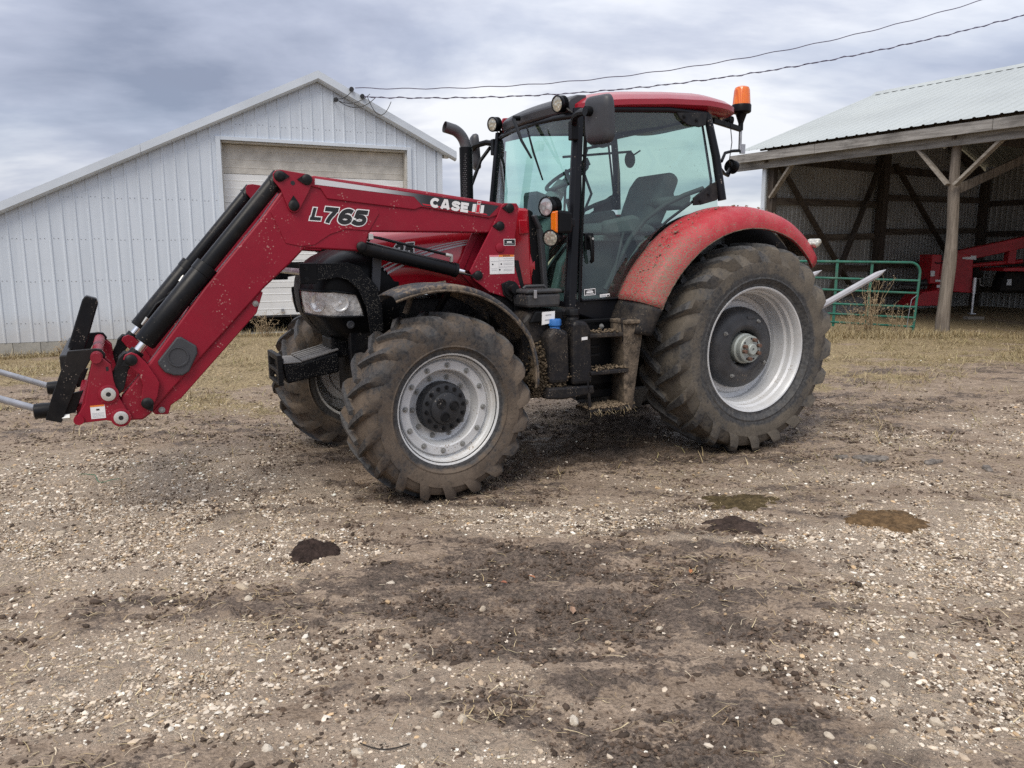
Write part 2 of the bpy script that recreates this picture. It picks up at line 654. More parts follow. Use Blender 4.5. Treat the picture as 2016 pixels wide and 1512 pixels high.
def ground_mat():
    t = NT('yard_soil')
    P = t.pos()
    ga, wa, sa = (t.attr(k).outputs['Fac'] for k in ('gravel', 'wet_shade', 'grass'))
    fine = t.noise(38, 6, 0.65, P)
    mid = t.noise(7, 6, 0.6, P)
    big = t.noise(1.3, 5, 0.6, P)
    dry = t.mix(t.sstep(mid, 0.3, 0.7), (0.235, 0.169, 0.118), (0.410, 0.312, 0.230))
    dry = t.mix(t.math('MULTIPLY', t.sstep(big, 0.5, 0.75), 0.5), dry, (0.27, 0.175, 0.10))
    mud = t.mix(t.sstep(fine, 0.35, 0.65), (0.080, 0.055, 0.041), (0.180, 0.130, 0.098))
    rag = t.math('ADD', t.math('MULTIPLY', t.math('SUBTRACT', mid, 0.5), 1.7), t.math('MULTIPLY', t.math('SUBTRACT', t.noise(1.0, 6, .7, t.mapped(P, (24, 36, 24))), 0.5), 2.4))
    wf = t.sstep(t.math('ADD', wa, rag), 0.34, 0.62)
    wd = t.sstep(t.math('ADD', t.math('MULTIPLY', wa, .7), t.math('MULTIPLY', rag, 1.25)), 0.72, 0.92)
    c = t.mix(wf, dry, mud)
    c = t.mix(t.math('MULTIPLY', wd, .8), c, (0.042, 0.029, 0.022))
    mic = t.noise(1.0, 6, .72, t.mapped(P, (62, 88, 62)))
    c = t.mix(t.sstep(mic, .36, .60), t.mix(t.fmix(wf, .45, .62), c, (0.026, 0.019, 0.015)), t.mix(.14, c, (0.5, 0.42, 0.33)))
    c = t.mix(t.math('MULTIPLY', t.sstep(t.math('ADD', fine, t.math('MULTIPLY', t.math('SUBTRACT', t.noise(90, 4, .6, P), .5), .5)), 0.56, 0.72), 0.5), c, (0.055, 0.039, 0.029))
    c = t.mix(t.math('MULTIPLY', ga, .50), c, (0.50, 0.405, 0.305))
    # grit between the loose stones
    h = None
    for sc, lo, colr in ((58, 0.62, (0.54, 0.45, 0.345)), (105, 0.58, (0.48, 0.39, 0.295)), (190, 0.55, (0.50, 0.41, 0.315))):
        v = t.n('ShaderNodeTexVoronoi')
        v.inputs['Scale'].default_value = sc
        t.put(v.inputs['Vector'], P)
        sp = t.sep(v.outputs['Color'])
        thr = t.math('SUBTRACT', 1.05, t.math('MULTIPLY', ga, lo))
        pick = t.math('GREATER_THAN', sp[0], thr)
        k = t.math('MULTIPLY', pick, t.sstep(v.outputs['Distance'], 0.46, 0.34))
        cc = t.mix(sp[1], tuple(q * 0.55 for q in colr), tuple(min(1, q * 1.25) for q in colr))
        c = t.mix(t.math('MULTIPLY', k, 0.9), c, cc)
        h = k if h is None else t.math('ADD', h, k)
    # dead grass mat
    gn = t.noise(1.0, 5, 0.7, t.mapped(P, (42, 16, 10), rot=(0, 0, 0.3)))
    gc = t.mix(t.sstep(gn, 0.3, 0.7), (0.145, 0.105, 0.058), (0.40, 0.31, 0.175))
    gf = t.sstep(t.math('ADD', sa, t.math('MULTIPLY', t.math('SUBTRACT', mid, 0.5), 0.9)), 0.28, 0.62)
    c = t.mix(gf, c, gc)
    rough = t.fmix(t.math('MULTIPLY', wf, t.math('SUBTRACT', 1.0, gf)), 0.92, t.fmix(t.sstep(mid, .4, .6), 0.5, 0.85))
    hh = t.math('ADD', t.math('MULTIPLY', fine, 0.9), t.math('ADD', t.math('MULTIPLY', mid, 1.6), t.math('MULTIPLY', h, 0.35)))
    return t.done(t.bsdf(c, rough, 0, t.bump(hh, 1.0, 0.024), spec=0.35))


def build_ground():
    # finer cells close to where the photograph was taken, one sheet out to the horizon
    ys = [-30, -12, -4, 0.4]
    y = 1.2
    while y < 14:
        ys.append(y)
        y += 0.014 + 0.0042 * max(0, y - 1.5)
    ys += [14.3, 15, 16, 17.5, 19, 21, 24, 28, 34, 44, 60, 90, 150, 300, 700, 1600]
    ys = np.array(ys)
    xs = np.concatenate([[-1600, -500, -150, -60, -30, -18], np.linspace(-12, -6, 60)[:-1], np.linspace(-6, -3.2, 90)[:-1],
                         np.linspace(-3.2, 3.4, 340)[:-1], np.linspace(3.4, 6.5, 95)[:-1], np.linspace(6.5, 13, 60),
                         [18, 30, 60, 150, 500, 1600]])
    X, Y = np.meshgrid(xs, ys)
    gr, wet_shade, grass = soil_maps(X, Y)
    Z = ground_z(X, Y)
    inner = (np.abs(X) < 13) & (Y > 1) & (Y < 14)
    rough = (fbm(X, Y, 5.0, 4, 0.55, 3.0) - .5) * (0.018 + 0.045 * wet_shade) + (fbm(X, Y, 21.0, 3, 0.6, 8.0) - .5) * (0.014 + 0.016 * wet_shade)
    ridge = np.abs(fbm(X * 0.7, Y * 1.4, 7.0, 3, 0.5, 13.0) - 0.5)
    rough = rough + (0.06 - ridge).clip(0, .06) * 0.45 * wet_shade
    under = blob(X, Y, -0.4, 4.95, .5, .4) + blob(X, Y, 1.6, 6.6, .6, .5)
    Z = Z + np.where(inner, rough * (1 - 0.6 * np.clip(under, 0, 1)), 0)
    nx = len(xs)
    idx = np.arange(len(ys) * nx).reshape(len(ys), nx)
    F_ = np.stack([idx[:-1, :-1], idx[:-1, 1:], idx[1:, 1:], idx[1:, :-1]], -1).reshape(-1, 4)
    V = np.stack([X, Y, Z], -1).reshape(-1, 3)
    o = np_mesh('ground', V, F_, ground_mat(), {'gravel': ('FLOAT', gr), 'wet_shade': ('FLOAT', wet_shade), 'grass': ('FLOAT', grass)}, True)
    tag(o, 'muddy brown farm yard with scattered pale gravel', 'ground', kind='structure')
    return o


build_ground()


def vcol_mat(name, rough=0.85, spec=0.3, bump=0.3, bscale=120, translucent=False):
    t = NT(name)
    c = t.attr('tint').outputs['Color']
    n = t.noise(bscale, 4, 0.6)
    c = t.mix(t.math('MULTIPLY', t.sstep(n, 0.45, 0.7), 0.35), c, t.mix(0.5, c, (0.09, 0.07, 0.05)))
    return t.done(t.bsdf(c, rough, 0, t.bump(n, bump, 0.003), spec=spec))


def ico():
    bm = bmesh.new()
    bmesh.ops.create_icosphere(bm, subdivisions=1, radius=1.0)
    V = np.array([v.co[:] for v in bm.verts])
    F_ = np.array([[v.index for v in f.verts] for f in bm.faces])
    bm.free()
    return V, F_


ICO_V, ICO_F = ico()


OCT_V = np.array([(1, 0, 0), (-.9, .1, 0), (0, 1, 0), (.1, -1, 0), (.1, .1, 1), (0, 0, -1.)])
OCT_F = np.array([(0, 2, 4), (2, 1, 4), (1, 3, 4), (3, 0, 4), (2, 0, 5), (1, 2, 5), (3, 1, 5), (0, 3, 5)])


def lumps(name, pos, r, cols, mat, flat=(0.5, 0.8), sink=0.3, jit=0.30, elong=0.35, smooth_=True, rough_shape=False):
    """one mesh of many small stones or clods"""
    n = len(pos)
    BV, BF = (OCT_V, OCT_F) if rough_shape else (ICO_V, ICO_F)
    nv = len(BV)
    V = np.repeat(BV[None], n, 0) * (1 + (RNG.random((n, nv, 1)) - .5) * 2 * jit)
    sc = np.stack([1 + (RNG.random(n) - .3) * elong * 2, np.ones(n) * 0.9, RNG.uniform(flat[0], flat[1], n)], -1)
    V = V * sc[:, None, :] * r[:, None, None]
    a, b = RNG.random(n) * 2 * PI, (RNG.random(n) - .5) * 0.7
    cb, sb = np.cos(b)[:, None], np.sin(b)[:, None]
    x, z = V[..., 0] * cb - V[..., 2] * sb, V[..., 0] * sb + V[..., 2] * cb
    ca, sa = np.cos(a)[:, None], np.sin(a)[:, None]
    xx, yy = x * ca - V[..., 1] * sa, x * sa + V[..., 1] * ca
    V = np.stack([xx, yy, z], -1)
    p = pos.copy()
    p[:, 2] += r * sc[:, 2] * (1 - 2 * sink) * 0.8
    V = V + p[:, None, :]
    F_ = (BF[None] + (np.arange(n) * nv)[:, None, None]).reshape(-1, 3)
    C = np.repeat(np.concatenate([cols, np.ones((n, 1))], 1)[:, None], nv, 1)
    return np_mesh(name, V.reshape(-1, 3), F_, mat, {'tint': ('FLOAT_COLOR', C.reshape(-1, 4))}, smooth_)


def in_view_points(n, y0, y1, pw=1.0):
    u = RNG.random(n)
    y = (y0 ** (2 * pw) + u * (y1 ** (2 * pw) - y0 ** (2 * pw))) ** (1 / (2 * pw))
    x = (RNG.random(n) - .5) * 2 * (0.82 * y + 0.8)
    return x, y


def in_shed(x, y):
    u = (x + 8.55) * math.cos(rad(24.5)) + (y - 12.7) * math.sin(rad(24.5))
    v = -(x + 8.55) * math.sin(rad(24.5)) + (y - 12.7) * math.cos(rad(24.5))
    return (v > -0.08) & (u > -3) & (u < 9)


PEB = np.array([(0.62, 0.54, 0.44), (0.53, 0.445, 0.345), (0.43, 0.345, 0.255), (0.72, 0.67, 0.58), (0.36, 0.275, 0.19), (0.26, 0.205, 0.155), (0.48, 0.34, 0.20)])


def pebble_cols(n):
    c = PEB[RNG.choice(len(PEB), n, p=[.22, .21, .18, .08, .16, .10, .05])]
    return np.clip(c * RNG.uniform(0.75, 1.36, (n, 1)), 0, .88)


M_PEB = vcol_mat('pale_pebble', 0.8, 0.35, 0.35, 90)


def gravel():
    P, R_ = [], []
    for n, y0, y1, med, keep in ((250000, 1.9, 5.0, .0046, 1.0), (120000, 4.9, 8.2, .0066, .85), (30000, 8.0, 12.5, .0090, .7)):
        x, y = in_view_points(n, y0, y1, 1.0 if y0 > 4 else 0.8)
        g, w, gs = soil_maps(x, y)
        k = RNG.random(n) < np.clip(g ** 1.35 * keep * (1 - .55 * w) + 0.03, 0, 1) * 0.60
        x, y = x[k], y[k]
        r = np.clip(med * np.exp(RNG.normal(0, .48, len(x))), .002, .016)
        P.append(np.stack([x, y, ground_z(x, y)], -1))
        R_.append(r)
    P, R_ = np.concatenate(P), np.concatenate(R_)
    big = R_ > .0068
    o = lumps('gravel', P[big], R_[big], pebble_cols(int(big.sum())), M_PEB, (0.40, 0.75), 0.42, smooth_=False)
    tag(o, 'small pale gravel stones strewn over the muddy yard', 'gravel', kind='stuff')
    o = lumps('fine_gravel', P[~big], R_[~big], pebble_cols(int((~big).sum())), M_PEB, (0.5, 0.9), 0.30, smooth_=False, rough_shape=True)
    tag(o, 'fine pale grit between the gravel stones', 'gravel', kind='stuff')


gravel()

# loose larger stones, each one its own
STONES = [(-1.35, 3.62, .050, .022), (-1.28, 3.50, .030, .02), (-0.62, 3.68, .038, .016), (-0.55, 3.74, .030, .018), (1.10, 2.42, .026, .022),
          (0.95, 2.50, .024, .02), (1.22, 2.36, .022, .018), (1.33, 2.44, .024, .02), (1.52, 2.5, .03, .024), (0.22, 2.52, .026, .022),
          (-0.27, 2.55, .024, .02), (-0.18, 2.53, .026, .016), (-0.76, 2.60, .022, .016), (-0.83, 2.36, .026, .018), (-0.52, 2.34, .024, .017),
          (-0.93, 2.63, .02, .015), (-0.31, 2.78, .022, .018), (-1.15, 2.52, .022, .016), (1.66, 2.95, .024, .02), (1.95, 3.35, .026, .02),
          (1.28, 3.25, .02, .016), (1.86, 2.78, .022, .018), (0.43, 4.15, .02, .016), (-0.14, 3.4, .022, .017), (0.66, 3.2, .02, .016),
          (1.02, 2.86, .02, .017), (2.1, 4.15, .03, .024), (1.74, 4.25, .024, .02), (2.52, 4.05, .026, .02), (-1.62, 3.1, .024, .018),
          (-1.9, 3.5, .026, .018), (-2.3, 4.3, .03, .02), (-0.9, 3.1, .022, .016), (-0.45, 3.05, .022, .018), (1.45, 2.74, .026, .02),
          (-2.75, 4.45, .035, .02), (2.0, 2.62, .024, .02), (0.1, 3.75, .02, .016), (-1.75, 4.9, .028, .02), (3.1, 4.6, .028, .02)]


def loose_stones():
    t = NT('weathered_limestone')
    oi = t.n('ShaderNodeObjectInfo')
    n = t.noise(30, 6, 0.6, t.coord('Object'))
    c = t.mix(oi.outputs['Random'], (0.46, 0.37, 0.265), (0.64, 0.575, 0.48))
    c = t.mix(t.sstep(n, 0.45, 0.72), c, t.mix(0.6, c, (0.2, 0.16, 0.12)))
    m = t.done(t.bsdf(c, 0.85, 0, t.bump(n, 0.5, 0.004), spec=0.3))
    shapes = []
    for k in range(6):
        bm = bmesh.new()
        bmesh.ops.create_icosphere(bm, subdivisions=2, radius=1.0)
        for v in bm.verts:
            d = v.co.normalized()
            q = 1 + 0.35 * (random.random() - .5) * 0.35
            for j in range(5):
                ax = Vector((math.sin(k * 7 + j * 2.3), math.cos(k * 3 + j * 1.7), math.sin(k + j * 4.1))).normalized()
                dd = d.dot(ax)
                if dd > 0.72:
                    q *= 0.72 / dd
            v.co = d * q
        me = bpy.data.meshes.new('stone')
        bm.to_mesh(me)
        bm.free()
        me.polygons.foreach_set('use_smooth', [True] * len(me.polygons))
        me.set_sharp_from_angle(angle=rad(16))
        me.materials.append(m)
        shapes.append(me)
    for i, (x, y, r, hgt) in enumerate(STONES):
        o = bpy.data.objects.new('stone', shapes[i % 6])
        COL.objects.link(o)
        o.location = (x, y, float(ground_z(x, y)) + hgt * 0.12)
        o.rotation_euler = (random.uniform(-.15, .15), random.uniform(-.15, .15), random.uniform(0, 6.28))
        o.scale = (r, r * random.uniform(.6, .85), hgt)
        tag(o, 'larger pale stone lying loose among the gravel of the yard', 'stone', 'larger loose stones in the yard')


loose_stones()


def clods():
    n = 90000
    x, y = in_view_points(n, 1.9, 9.5, .85)
    g, w, gs = soil_maps(x, y)
    cl = fbm(x, y, 3.2, 3, .6, 55)
    k = RNG.random(n) < np.clip((0.10 + w) * smooth(cl, .38, .58), 0, 1) * .42
    x, y = x[k], y[k]
    r = np.clip(.0075 * np.exp(RNG.normal(0, .45, len(x))), .004, .019)
    c = np.array([(0.066, 0.046, 0.033)]) * RNG.uniform(.6, 1.7, (len(x), 1))
    m = vcol_mat('damp_clod', .8, .3, .8, 60)
    o = lumps('mud_clods', np.stack([x, y, ground_z(x, y)], -1), r, c, m, (.45, .8), .40, .32, .6)
    tag(o, 'dark damp clods of trampled mud', 'mud', kind='stuff')
    # crumbs: everywhere, thickest on the trampled strips
    n = 240000
    x, y = in_view_points(n, 1.9, 8.5, .75)
    g, w, gs = soil_maps(x, y)
    cl = fbm(x, y, 2.2, 4, .62, 23)
    k = RNG.random(n) < np.clip((0.24 + 2.2 * w) * smooth(cl, .32, .50), 0, 1) * .62
    x, y = x[k], y[k]
    r = np.clip(.0050 * np.exp(RNG.normal(0, .5, len(x))), .002, .013)
    c = np.array([(0.088, 0.060, 0.042)]) * RNG.uniform(.45, 1.7, (len(x), 1))
    o = lumps('mud_crumbs', np.stack([x, y, ground_z(x, y)], -1), r, c, m, (.4, .9), .35, .45, .7, smooth_=False, rough_shape=True)
    tag(o, 'fine crumbs of trampled mud', 'mud', kind='stuff')


clods()


def strips(x, y, z, L, w, az, tilt, bend, cols, segs=2):
    """thin blades; returns vertices, faces, colours"""
    n = len(x)
    V, C = [], []
    for i in range(segs + 1):
        s = i / segs
        ln = L * s
        a = az + bend * s
        el = tilt - np.abs(bend) * s * .8
        px, py, pz = x + np.cos(a) * np.cos(el) * ln, y + np.sin(a) * np.cos(el) * ln, z + np.maximum(np.sin(el) * ln, 0.001 * (s > 0))
        ww = w * (1 - 0.6 * s)
        sx, sy = -np.sin(a) * ww, np.cos(a) * ww
        V += [np.stack([px + sx, py + sy, pz], -1), np.stack([px - sx, py - sy, pz], -1)]
        C += [cols, cols]
    V = np.stack(V, 1).reshape(-1, 3)
    C = np.stack(C, 1).reshape(-1, 3)
    k = 2 * (segs + 1)
    base = (np.arange(n) * k)[:, None, None]
    f = np.array([[2 * i, 2 * i + 1, 2 * i + 3, 2 * i + 2] for i in range(segs)])
    return V, (f[None] + base).reshape(-1, 4), np.concatenate([C, np.ones((len(C), 1))], 1)


STRAW = np.array([(0.46, 0.36, 0.20), (0.56, 0.46, 0.28), (0.36, 0.27, 0.15), (0.30, 0.22, 0.13), (0.50, 0.42, 0.30)])
M_STRAW = vcol_mat('dry_straw', .75, .3, .1, 60)


def straw():
    n = 52000
    x, y = in_view_points(n, 1.9, 9.0, .9)
    cl = fbm(x, y, 1.5, 4, .6, 91)
    g, w, gs = soil_maps(x, y)
    k = RNG.random(n) < np.clip(smooth(cl, .42, .64) * 1.0 + .10, 0, 1) * (1 - .35 * g) * .62
    x, y = x[k], y[k]
    m = len(x)
    c = STRAW[RNG.choice(5, m)] * RNG.uniform(.7, 1.35, (m, 1))
    V, F_, C = strips(x, y, ground_z(x, y) + .006 + RNG.random(m) * .008, RNG.uniform(.02, .10, m), RNG.uniform(.0011, .0026, m), RNG.random(m) * 6.28,
                      RNG.uniform(-.02, .22, m), RNG.normal(0, .5, m), c)
    o = np_mesh('straw', V, F_, M_STRAW, {'tint': ('FLOAT_COLOR', C)})
    tag(o, 'scattered bits of straw and hay on the yard', 'straw', kind='stuff')


straw()


def dry_grass():
    n = 300000
    x, y = in_view_points(n, 5.2, 16.5, 1.0)
    g, w, gs = soil_maps(x, y)
    cl = fbm(x, y, 2.6, 4, .62, 19)
    k = (RNG.random(n) < np.clip(gs * (.25 + 1.1 * smooth(cl, .42, .60)) + .02 + .16 * smooth(cl, .46, .62) * smooth(y, 5.2, 7.5), 0, 1) * .55) & ~in_shed(x, y)
    # thinner inside the open shed
    ins = ((x - 8.07) * .857 + (y - 14.3) * .515) > 0.6
    k &= ~(ins & (RNG.random(n) < .8))
    x, y = x[k], y[k]
    m = len(x)
    c = np.array([(0.40, 0.31, 0.17), (0.48, 0.39, 0.23), (0.30, 0.22, 0.11), (0.24, 0.19, 0.08), (0.33, 0.29, 0.14)])[RNG.choice(5, m)] * RNG.uniform(.65, 1.15, (m, 1))
    V, F_, C = strips(x, y, ground_z(x, y) + .001, RNG.uniform(.03, .09, m) * (1 + 1.1 * smooth(cl[k], .48, .66)), RNG.uniform(.0018, .0042, m), RNG.random(m) * 6.28, RNG.uniform(.1, 1.0, m), RNG.normal(0, .7, m), c)
    # taller fringe where the mower cannot reach: along the white shed, the gate and the pole
    def fringe(n, ax, ay, bx, by, wd, hh):
        t = RNG.random(n)
        X = ax + (bx - ax) * t + RNG.normal(0, wd, n)
        Y = ay + (by - ay) * t + RNG.normal(0, wd, n)
        cc = np.array([(0.44, 0.35, 0.19), (0.34, 0.25, 0.13), (0.50, 0.42, 0.26)])[RNG.choice(3, n)] * RNG.uniform(.6, 1.15, (n, 1))
        return strips(X, Y, ground_z(X, Y), RNG.uniform(.4, 1, n) * hh, RNG.uniform(.0018, .004, n), RNG.random(n) * 6.28, RNG.uniform(.5, 1.5, n), RNG.normal(0, .5, n), cc)
    Vs, Fs, Cs = [V], [F_], [C]
    off = len(V)
    for args in ((2600, -8.6, 12.45, -4.9, 14.1, .10, .16), (1500, -4.8, 14.0, -1.0, 15.8, .12, .22), (6500, 4.4, 13.9, 7.6, 14.0, .28, .20), (1500, 7.6, 14.1, 8.4, 14.2, .2, .14), (1800, 8.3, 14.2, 12.5, 12.0, .3, .12)):
        a, b, c_ = fringe(*args)
        Vs.append(a)
        Fs.append(b + off)
        Cs.append(c_)
        off += len(a)
    o = np_mesh('dry_grass', np.concatenate(Vs), np.concatenate(Fs), M_STRAW, {'tint': ('FLOAT_COLOR', np.concatenate(Cs))})
    tag(o, 'short dead winter grass behind the tractor', 'grass', kind='stuff')


dry_grass()


def cow_pat(name, x, y, rx, ry, hgt, rot, colr, label, rough=.6, seed=1, folds=9):
    mb = MB()
    rows = []
    for i in range(15):
        f = i / 14
        row = []
        for k in range(64):
            a = 2 * PI * k / 64
            e = (1 + .16 * (float(vnoise(np.array(k * 1.7 + seed * 9), np.array(seed * 3.0))) - .5)) + .12 * math.sin(3 * a + seed) + .08 * math.sin(5 * a + 2.1 * seed) + .05 * math.sin(11 * a + seed) + .04 * math.sin(17 * a + 3 * seed)
            px, py = math.cos(a) * f * e, math.sin(a) * f * e
            w = fbm(np.array(px * 1.1 + seed), np.array(py * 2.6 - seed), 2.0, 4, .6, seed)
            z = hgt * ((1 - f ** 3.2) * (.15 + 1.7 * float(w)) + .16 * math.sin(folds * py + 3 * float(w)) * (1 - f ** 4))
            row.append((px * rx, py * ry, max(z, 0) - .006 - .02 * max(0, f - .8) / .2))
        rows.append(row)
    mb.grid(rows, True)
    t = NT(name + '_stuff')
    n = t.noise(26, 6, .65)
    c = t.mix(t.sstep(n, .35, .68), tuple(q * .55 for q in colr), tuple(q * 1.3 for q in colr))
    m = t.done(t.bsdf(c, max(rough, .7), 0, t.bump(t.noise(70, 5, .65), 1.0, .012), spec=.15))
    o = mb.build(name, m, None, 60)
    o.location = (x, y, float(ground_z(x, y)) + .004)
    o.rotation_euler = (0, 0, rot)
    tag(o, label, 'cow pat')
    return o


cow_pat('cow_pat', -1.11, 4.09, .155, .165, .036, .2, (.042, .028, .023), 'round dark brown cow pat in front of the front wheel', .6, 2.0, 14)
cow_pat('cow_pat', 2.36, 4.60, .27, .22, .022, .1, (.150, .095, .048), 'wide ochre brown cow pat flattened on pale gravel', .8, 5.0, 6)
cow_pat('cow_pat', 1.36, 4.50, .21, .14, .03, -.2, (.060, .042, .034), 'torn dark cow pat between the rear tyre and the ochre one', .6, 3.3, 8)
cow_pat('cow_pat', 1.55, 4.98, .30, .20, .016, .2, (.095, .070, .034), 'olive brown trodden cow pat nearest the rear tyre', .8, 7.1, 6)


def ash_slabs():
    for i, (x, y, r, a) in enumerate(((2.92, 5.98, .13, .1), (3.35, 5.92, .07, .6), (3.72, 5.80, .06, 1.1), (2.66, 6.02, .05, .3), (4.35, 5.35, .06, .2))):
        mb = MB()
        pts = []
        for k in range(11):
            w = 2 * PI * k / 11
            q = r * (1 + random.uniform(-.45, .45))
            pts.append((math.cos(w) * q * 1.3, math.sin(w) * q * .55))
        top = [(px * .8, py * .8, .016 + random.uniform(0, .012)) for px, py in pts]
        mb.grid([[(px, py, -.01) for px, py in pts], [(px, py, .010) for px, py in pts], top, [(0, 0, .02)] * 11], True)
        o = mb.build('ash_lump', M_ASH, None, 30)
        o.location = (x, y, float(ground_z(x, y)) + .004)
        o.rotation_euler = (0, 0, a)
        tag(o, ('widest grey ash lump on the mud beside the rear tyre', 'small grey ash lump second from the rear tyre end of the row', 'small grey ash lump third along the row beside the rear tyre',
                'tiny grey ash lump nearest the rear tyre', 'grey ash lump farthest from the rear tyre, alone near the frame edge')[i], 'ash lump', 'grey ash lumps on the mud')


M_ASH = surf('grey_ash', (.155, .138, .122), .95, spec=.1, var=.5, vscale=30, bump=1.0, bscale=50, speck=.6, speckcol=(.07, .055, .045), sscale=60)
ash_slabs()


def leaves():
    spots = ((0.1, 3.72, .02, 'curled orange dead leaf on dark mud', (.36, .15, .07)), (0.28, 3.35, .03, 'pale brown dead leaf on dark mud', (.34, .22, .15)),
             (.93, 3.78, .02, 'small orange leaf right of the mud patch', (.45, .19, .08)), (-.04, 3.66, .02, 'small rust red leaf on the mud', (.30, .11, .06)))
    for x, y, r, lab, c in spots:
        mb = MB()
        L = []
        for k in range(12):
            w = 2 * PI * k / 12
            q = r * (.85 if k % 2 == 0 else .68)
            L.append((math.cos(w) * q * 1.3, math.sin(w) * q * .6 * (1 - .35 * math.cos(w)), .006 + .35 * r * abs(math.sin(w))))
        mb.add([(0, 0, .006)] + L, [(0, i + 1, (i + 1) % 12 + 1) for i in range(12)])
        o = mb.build('dead_leaf', surf('leaf_' + lab.split()[0], c, .7, var=.25, vscale=40), None, 0)
        o.location = (x, y, float(ground_z(x, y)) + .01)
        o.rotation_euler = (.15, -.1, random.random() * 6)
        tag(o, lab, 'leaf')


leaves()
mb = MB()
tw = [(-3.25 + .34 * s, 5.56 + .06 * math.sin(7 * s) - .10 * s, 0) for s in np.linspace(0, 1, 24)]
mb.tube([(x, y, float(ground_z(x, y)) + .012 + .006 * math.sin(40 * x)) for x, y, _ in tw], .0025, 6)
tag(mb.build('baler_twine', surf('green_twine', (.02, .16, .09), .7)), 'short piece of green baler twine on the gravel', 'twine')
mb = MB()
tw = [(-.52 + .17 * s, 2.38 - .035 * math.sin(3 * s), 0) for s in np.linspace(0, 1, 12)]
mb.tube([(x, y, float(ground_z(x, y)) + .012) for x, y, _ in tw], .0025, 6)
tag(mb.build('twig', surf('dark_twig', (.03, .025, .02), .8)), 'thin dark twig on the gravel in front', 'twig')
# ================================================================== WHITE SHED
BETA = rad(24.5)
def siding_mat():
    t = NT('white_steel_siding')
    x, y, z = t.sep(t.coord())
    run = t.noise(1.0, 5, .6, t.mapped(t.coord(), (9, 9, .35)))
    big = t.noise(.9, 5, .6)
    c = t.mix(t.sstep(run, .35, .7), (.575, .63, .70), (.52, .575, .645))
    c = t.mix(t.math('MULTIPLY', t.sstep(big, .5, .75), .35), c, (.49, .535, .585))
    # splash of yard dirt along the foot of the wall and faint brown runs
    foot = t.math('MULTIPLY', t.sstep(t.math('ADD', z, t.math('MULTIPLY', t.math('SUBTRACT', t.noise(3.5, 6, .7), .5), .9)), .75, .1), .38)
    c = t.mix(foot, c, (.36, .31, .25))
    c = t.mix(t.math('MULTIPLY', t.sstep(t.noise(1.0, 4, .6, t.mapped(t.coord(), (14, 14, .6), loc=(3, 1, 2))), .66, .76), .22), c, (.42, .37, .31))
    dent = t.math('ADD', t.math('MULTIPLY', t.noise(1.6, 3, .5), 1.0), t.math('MULTIPLY', t.sstep(t.voro(1.1), .10, .0), .5))
    return t.done(t.bsdf(c, t.fmix(foot, .42, .8), 0, t.bump(dent, .25, .02)))


M_WHITE = siding_mat()
M_WHITE_TRIM = surf('white_steel_trim', (.55, .60, .66), .4, var=.06, vscale=1.5)
M_DOOR = surf('grey_white_door_steel', (.72, .73, .73), .5, var=.08, vscale=1.3, dust=.25, dustcol=(.40, .37, .32), dscale=1.6)
M_BEIGE = surf('weathered_beige_board', (.50, .48, .44), .7, var=.15, vscale=5)
M_BLOCK = surf('concrete_block', (.33, .32, .29), .9, var=.18, vscale=6, bump=.5, bscale=80, dust=.3, dustcol=(.2, .18, .14))
M_ROOF_W = surf('white_roof_steel', (.60, .62, .64), .45, var=.08)
M_DARK = surf('dark_void', (.02, .02, .02), .9)
M_BLACKW = surf('black_rubber_wire', (.02, .02, .022), .5)
M_SCREW = surf('zinc_screw', (.30, .31, .33), .5, .6)


def ribbed(u0, u1, zb, zt, pitch=.2, phase=0.0, rib=.012, wb=.050, wt=.018, y=0.0):
    """ribbed sheet between u0 and u1 standing in the x,z plane, ribs proud towards -y; zb, zt functions of u"""
    us = {u0: y, u1: y}
    k0 = int(math.floor((u0 - phase) / pitch)) - 1
    prof = []
    for k in range(k0, k0 + int((u1 - u0) / pitch) + 4):
        c = phase + k * pitch
        prof += [(c - wb / 2, y), (c - wt / 2, y - rib), (c + wt / 2, y - rib), (c + wb / 2, y)]
    prof = sorted((a, b) for a, b in prof if u0 < a < u1)
    prof = [(u0, y)] + prof + [(u1, y)]
    rows = [[(a, b, zb(a)) for a, b in prof], [(a, b, zt(a)) for a, b in prof]]
    return MB().grid(rows)


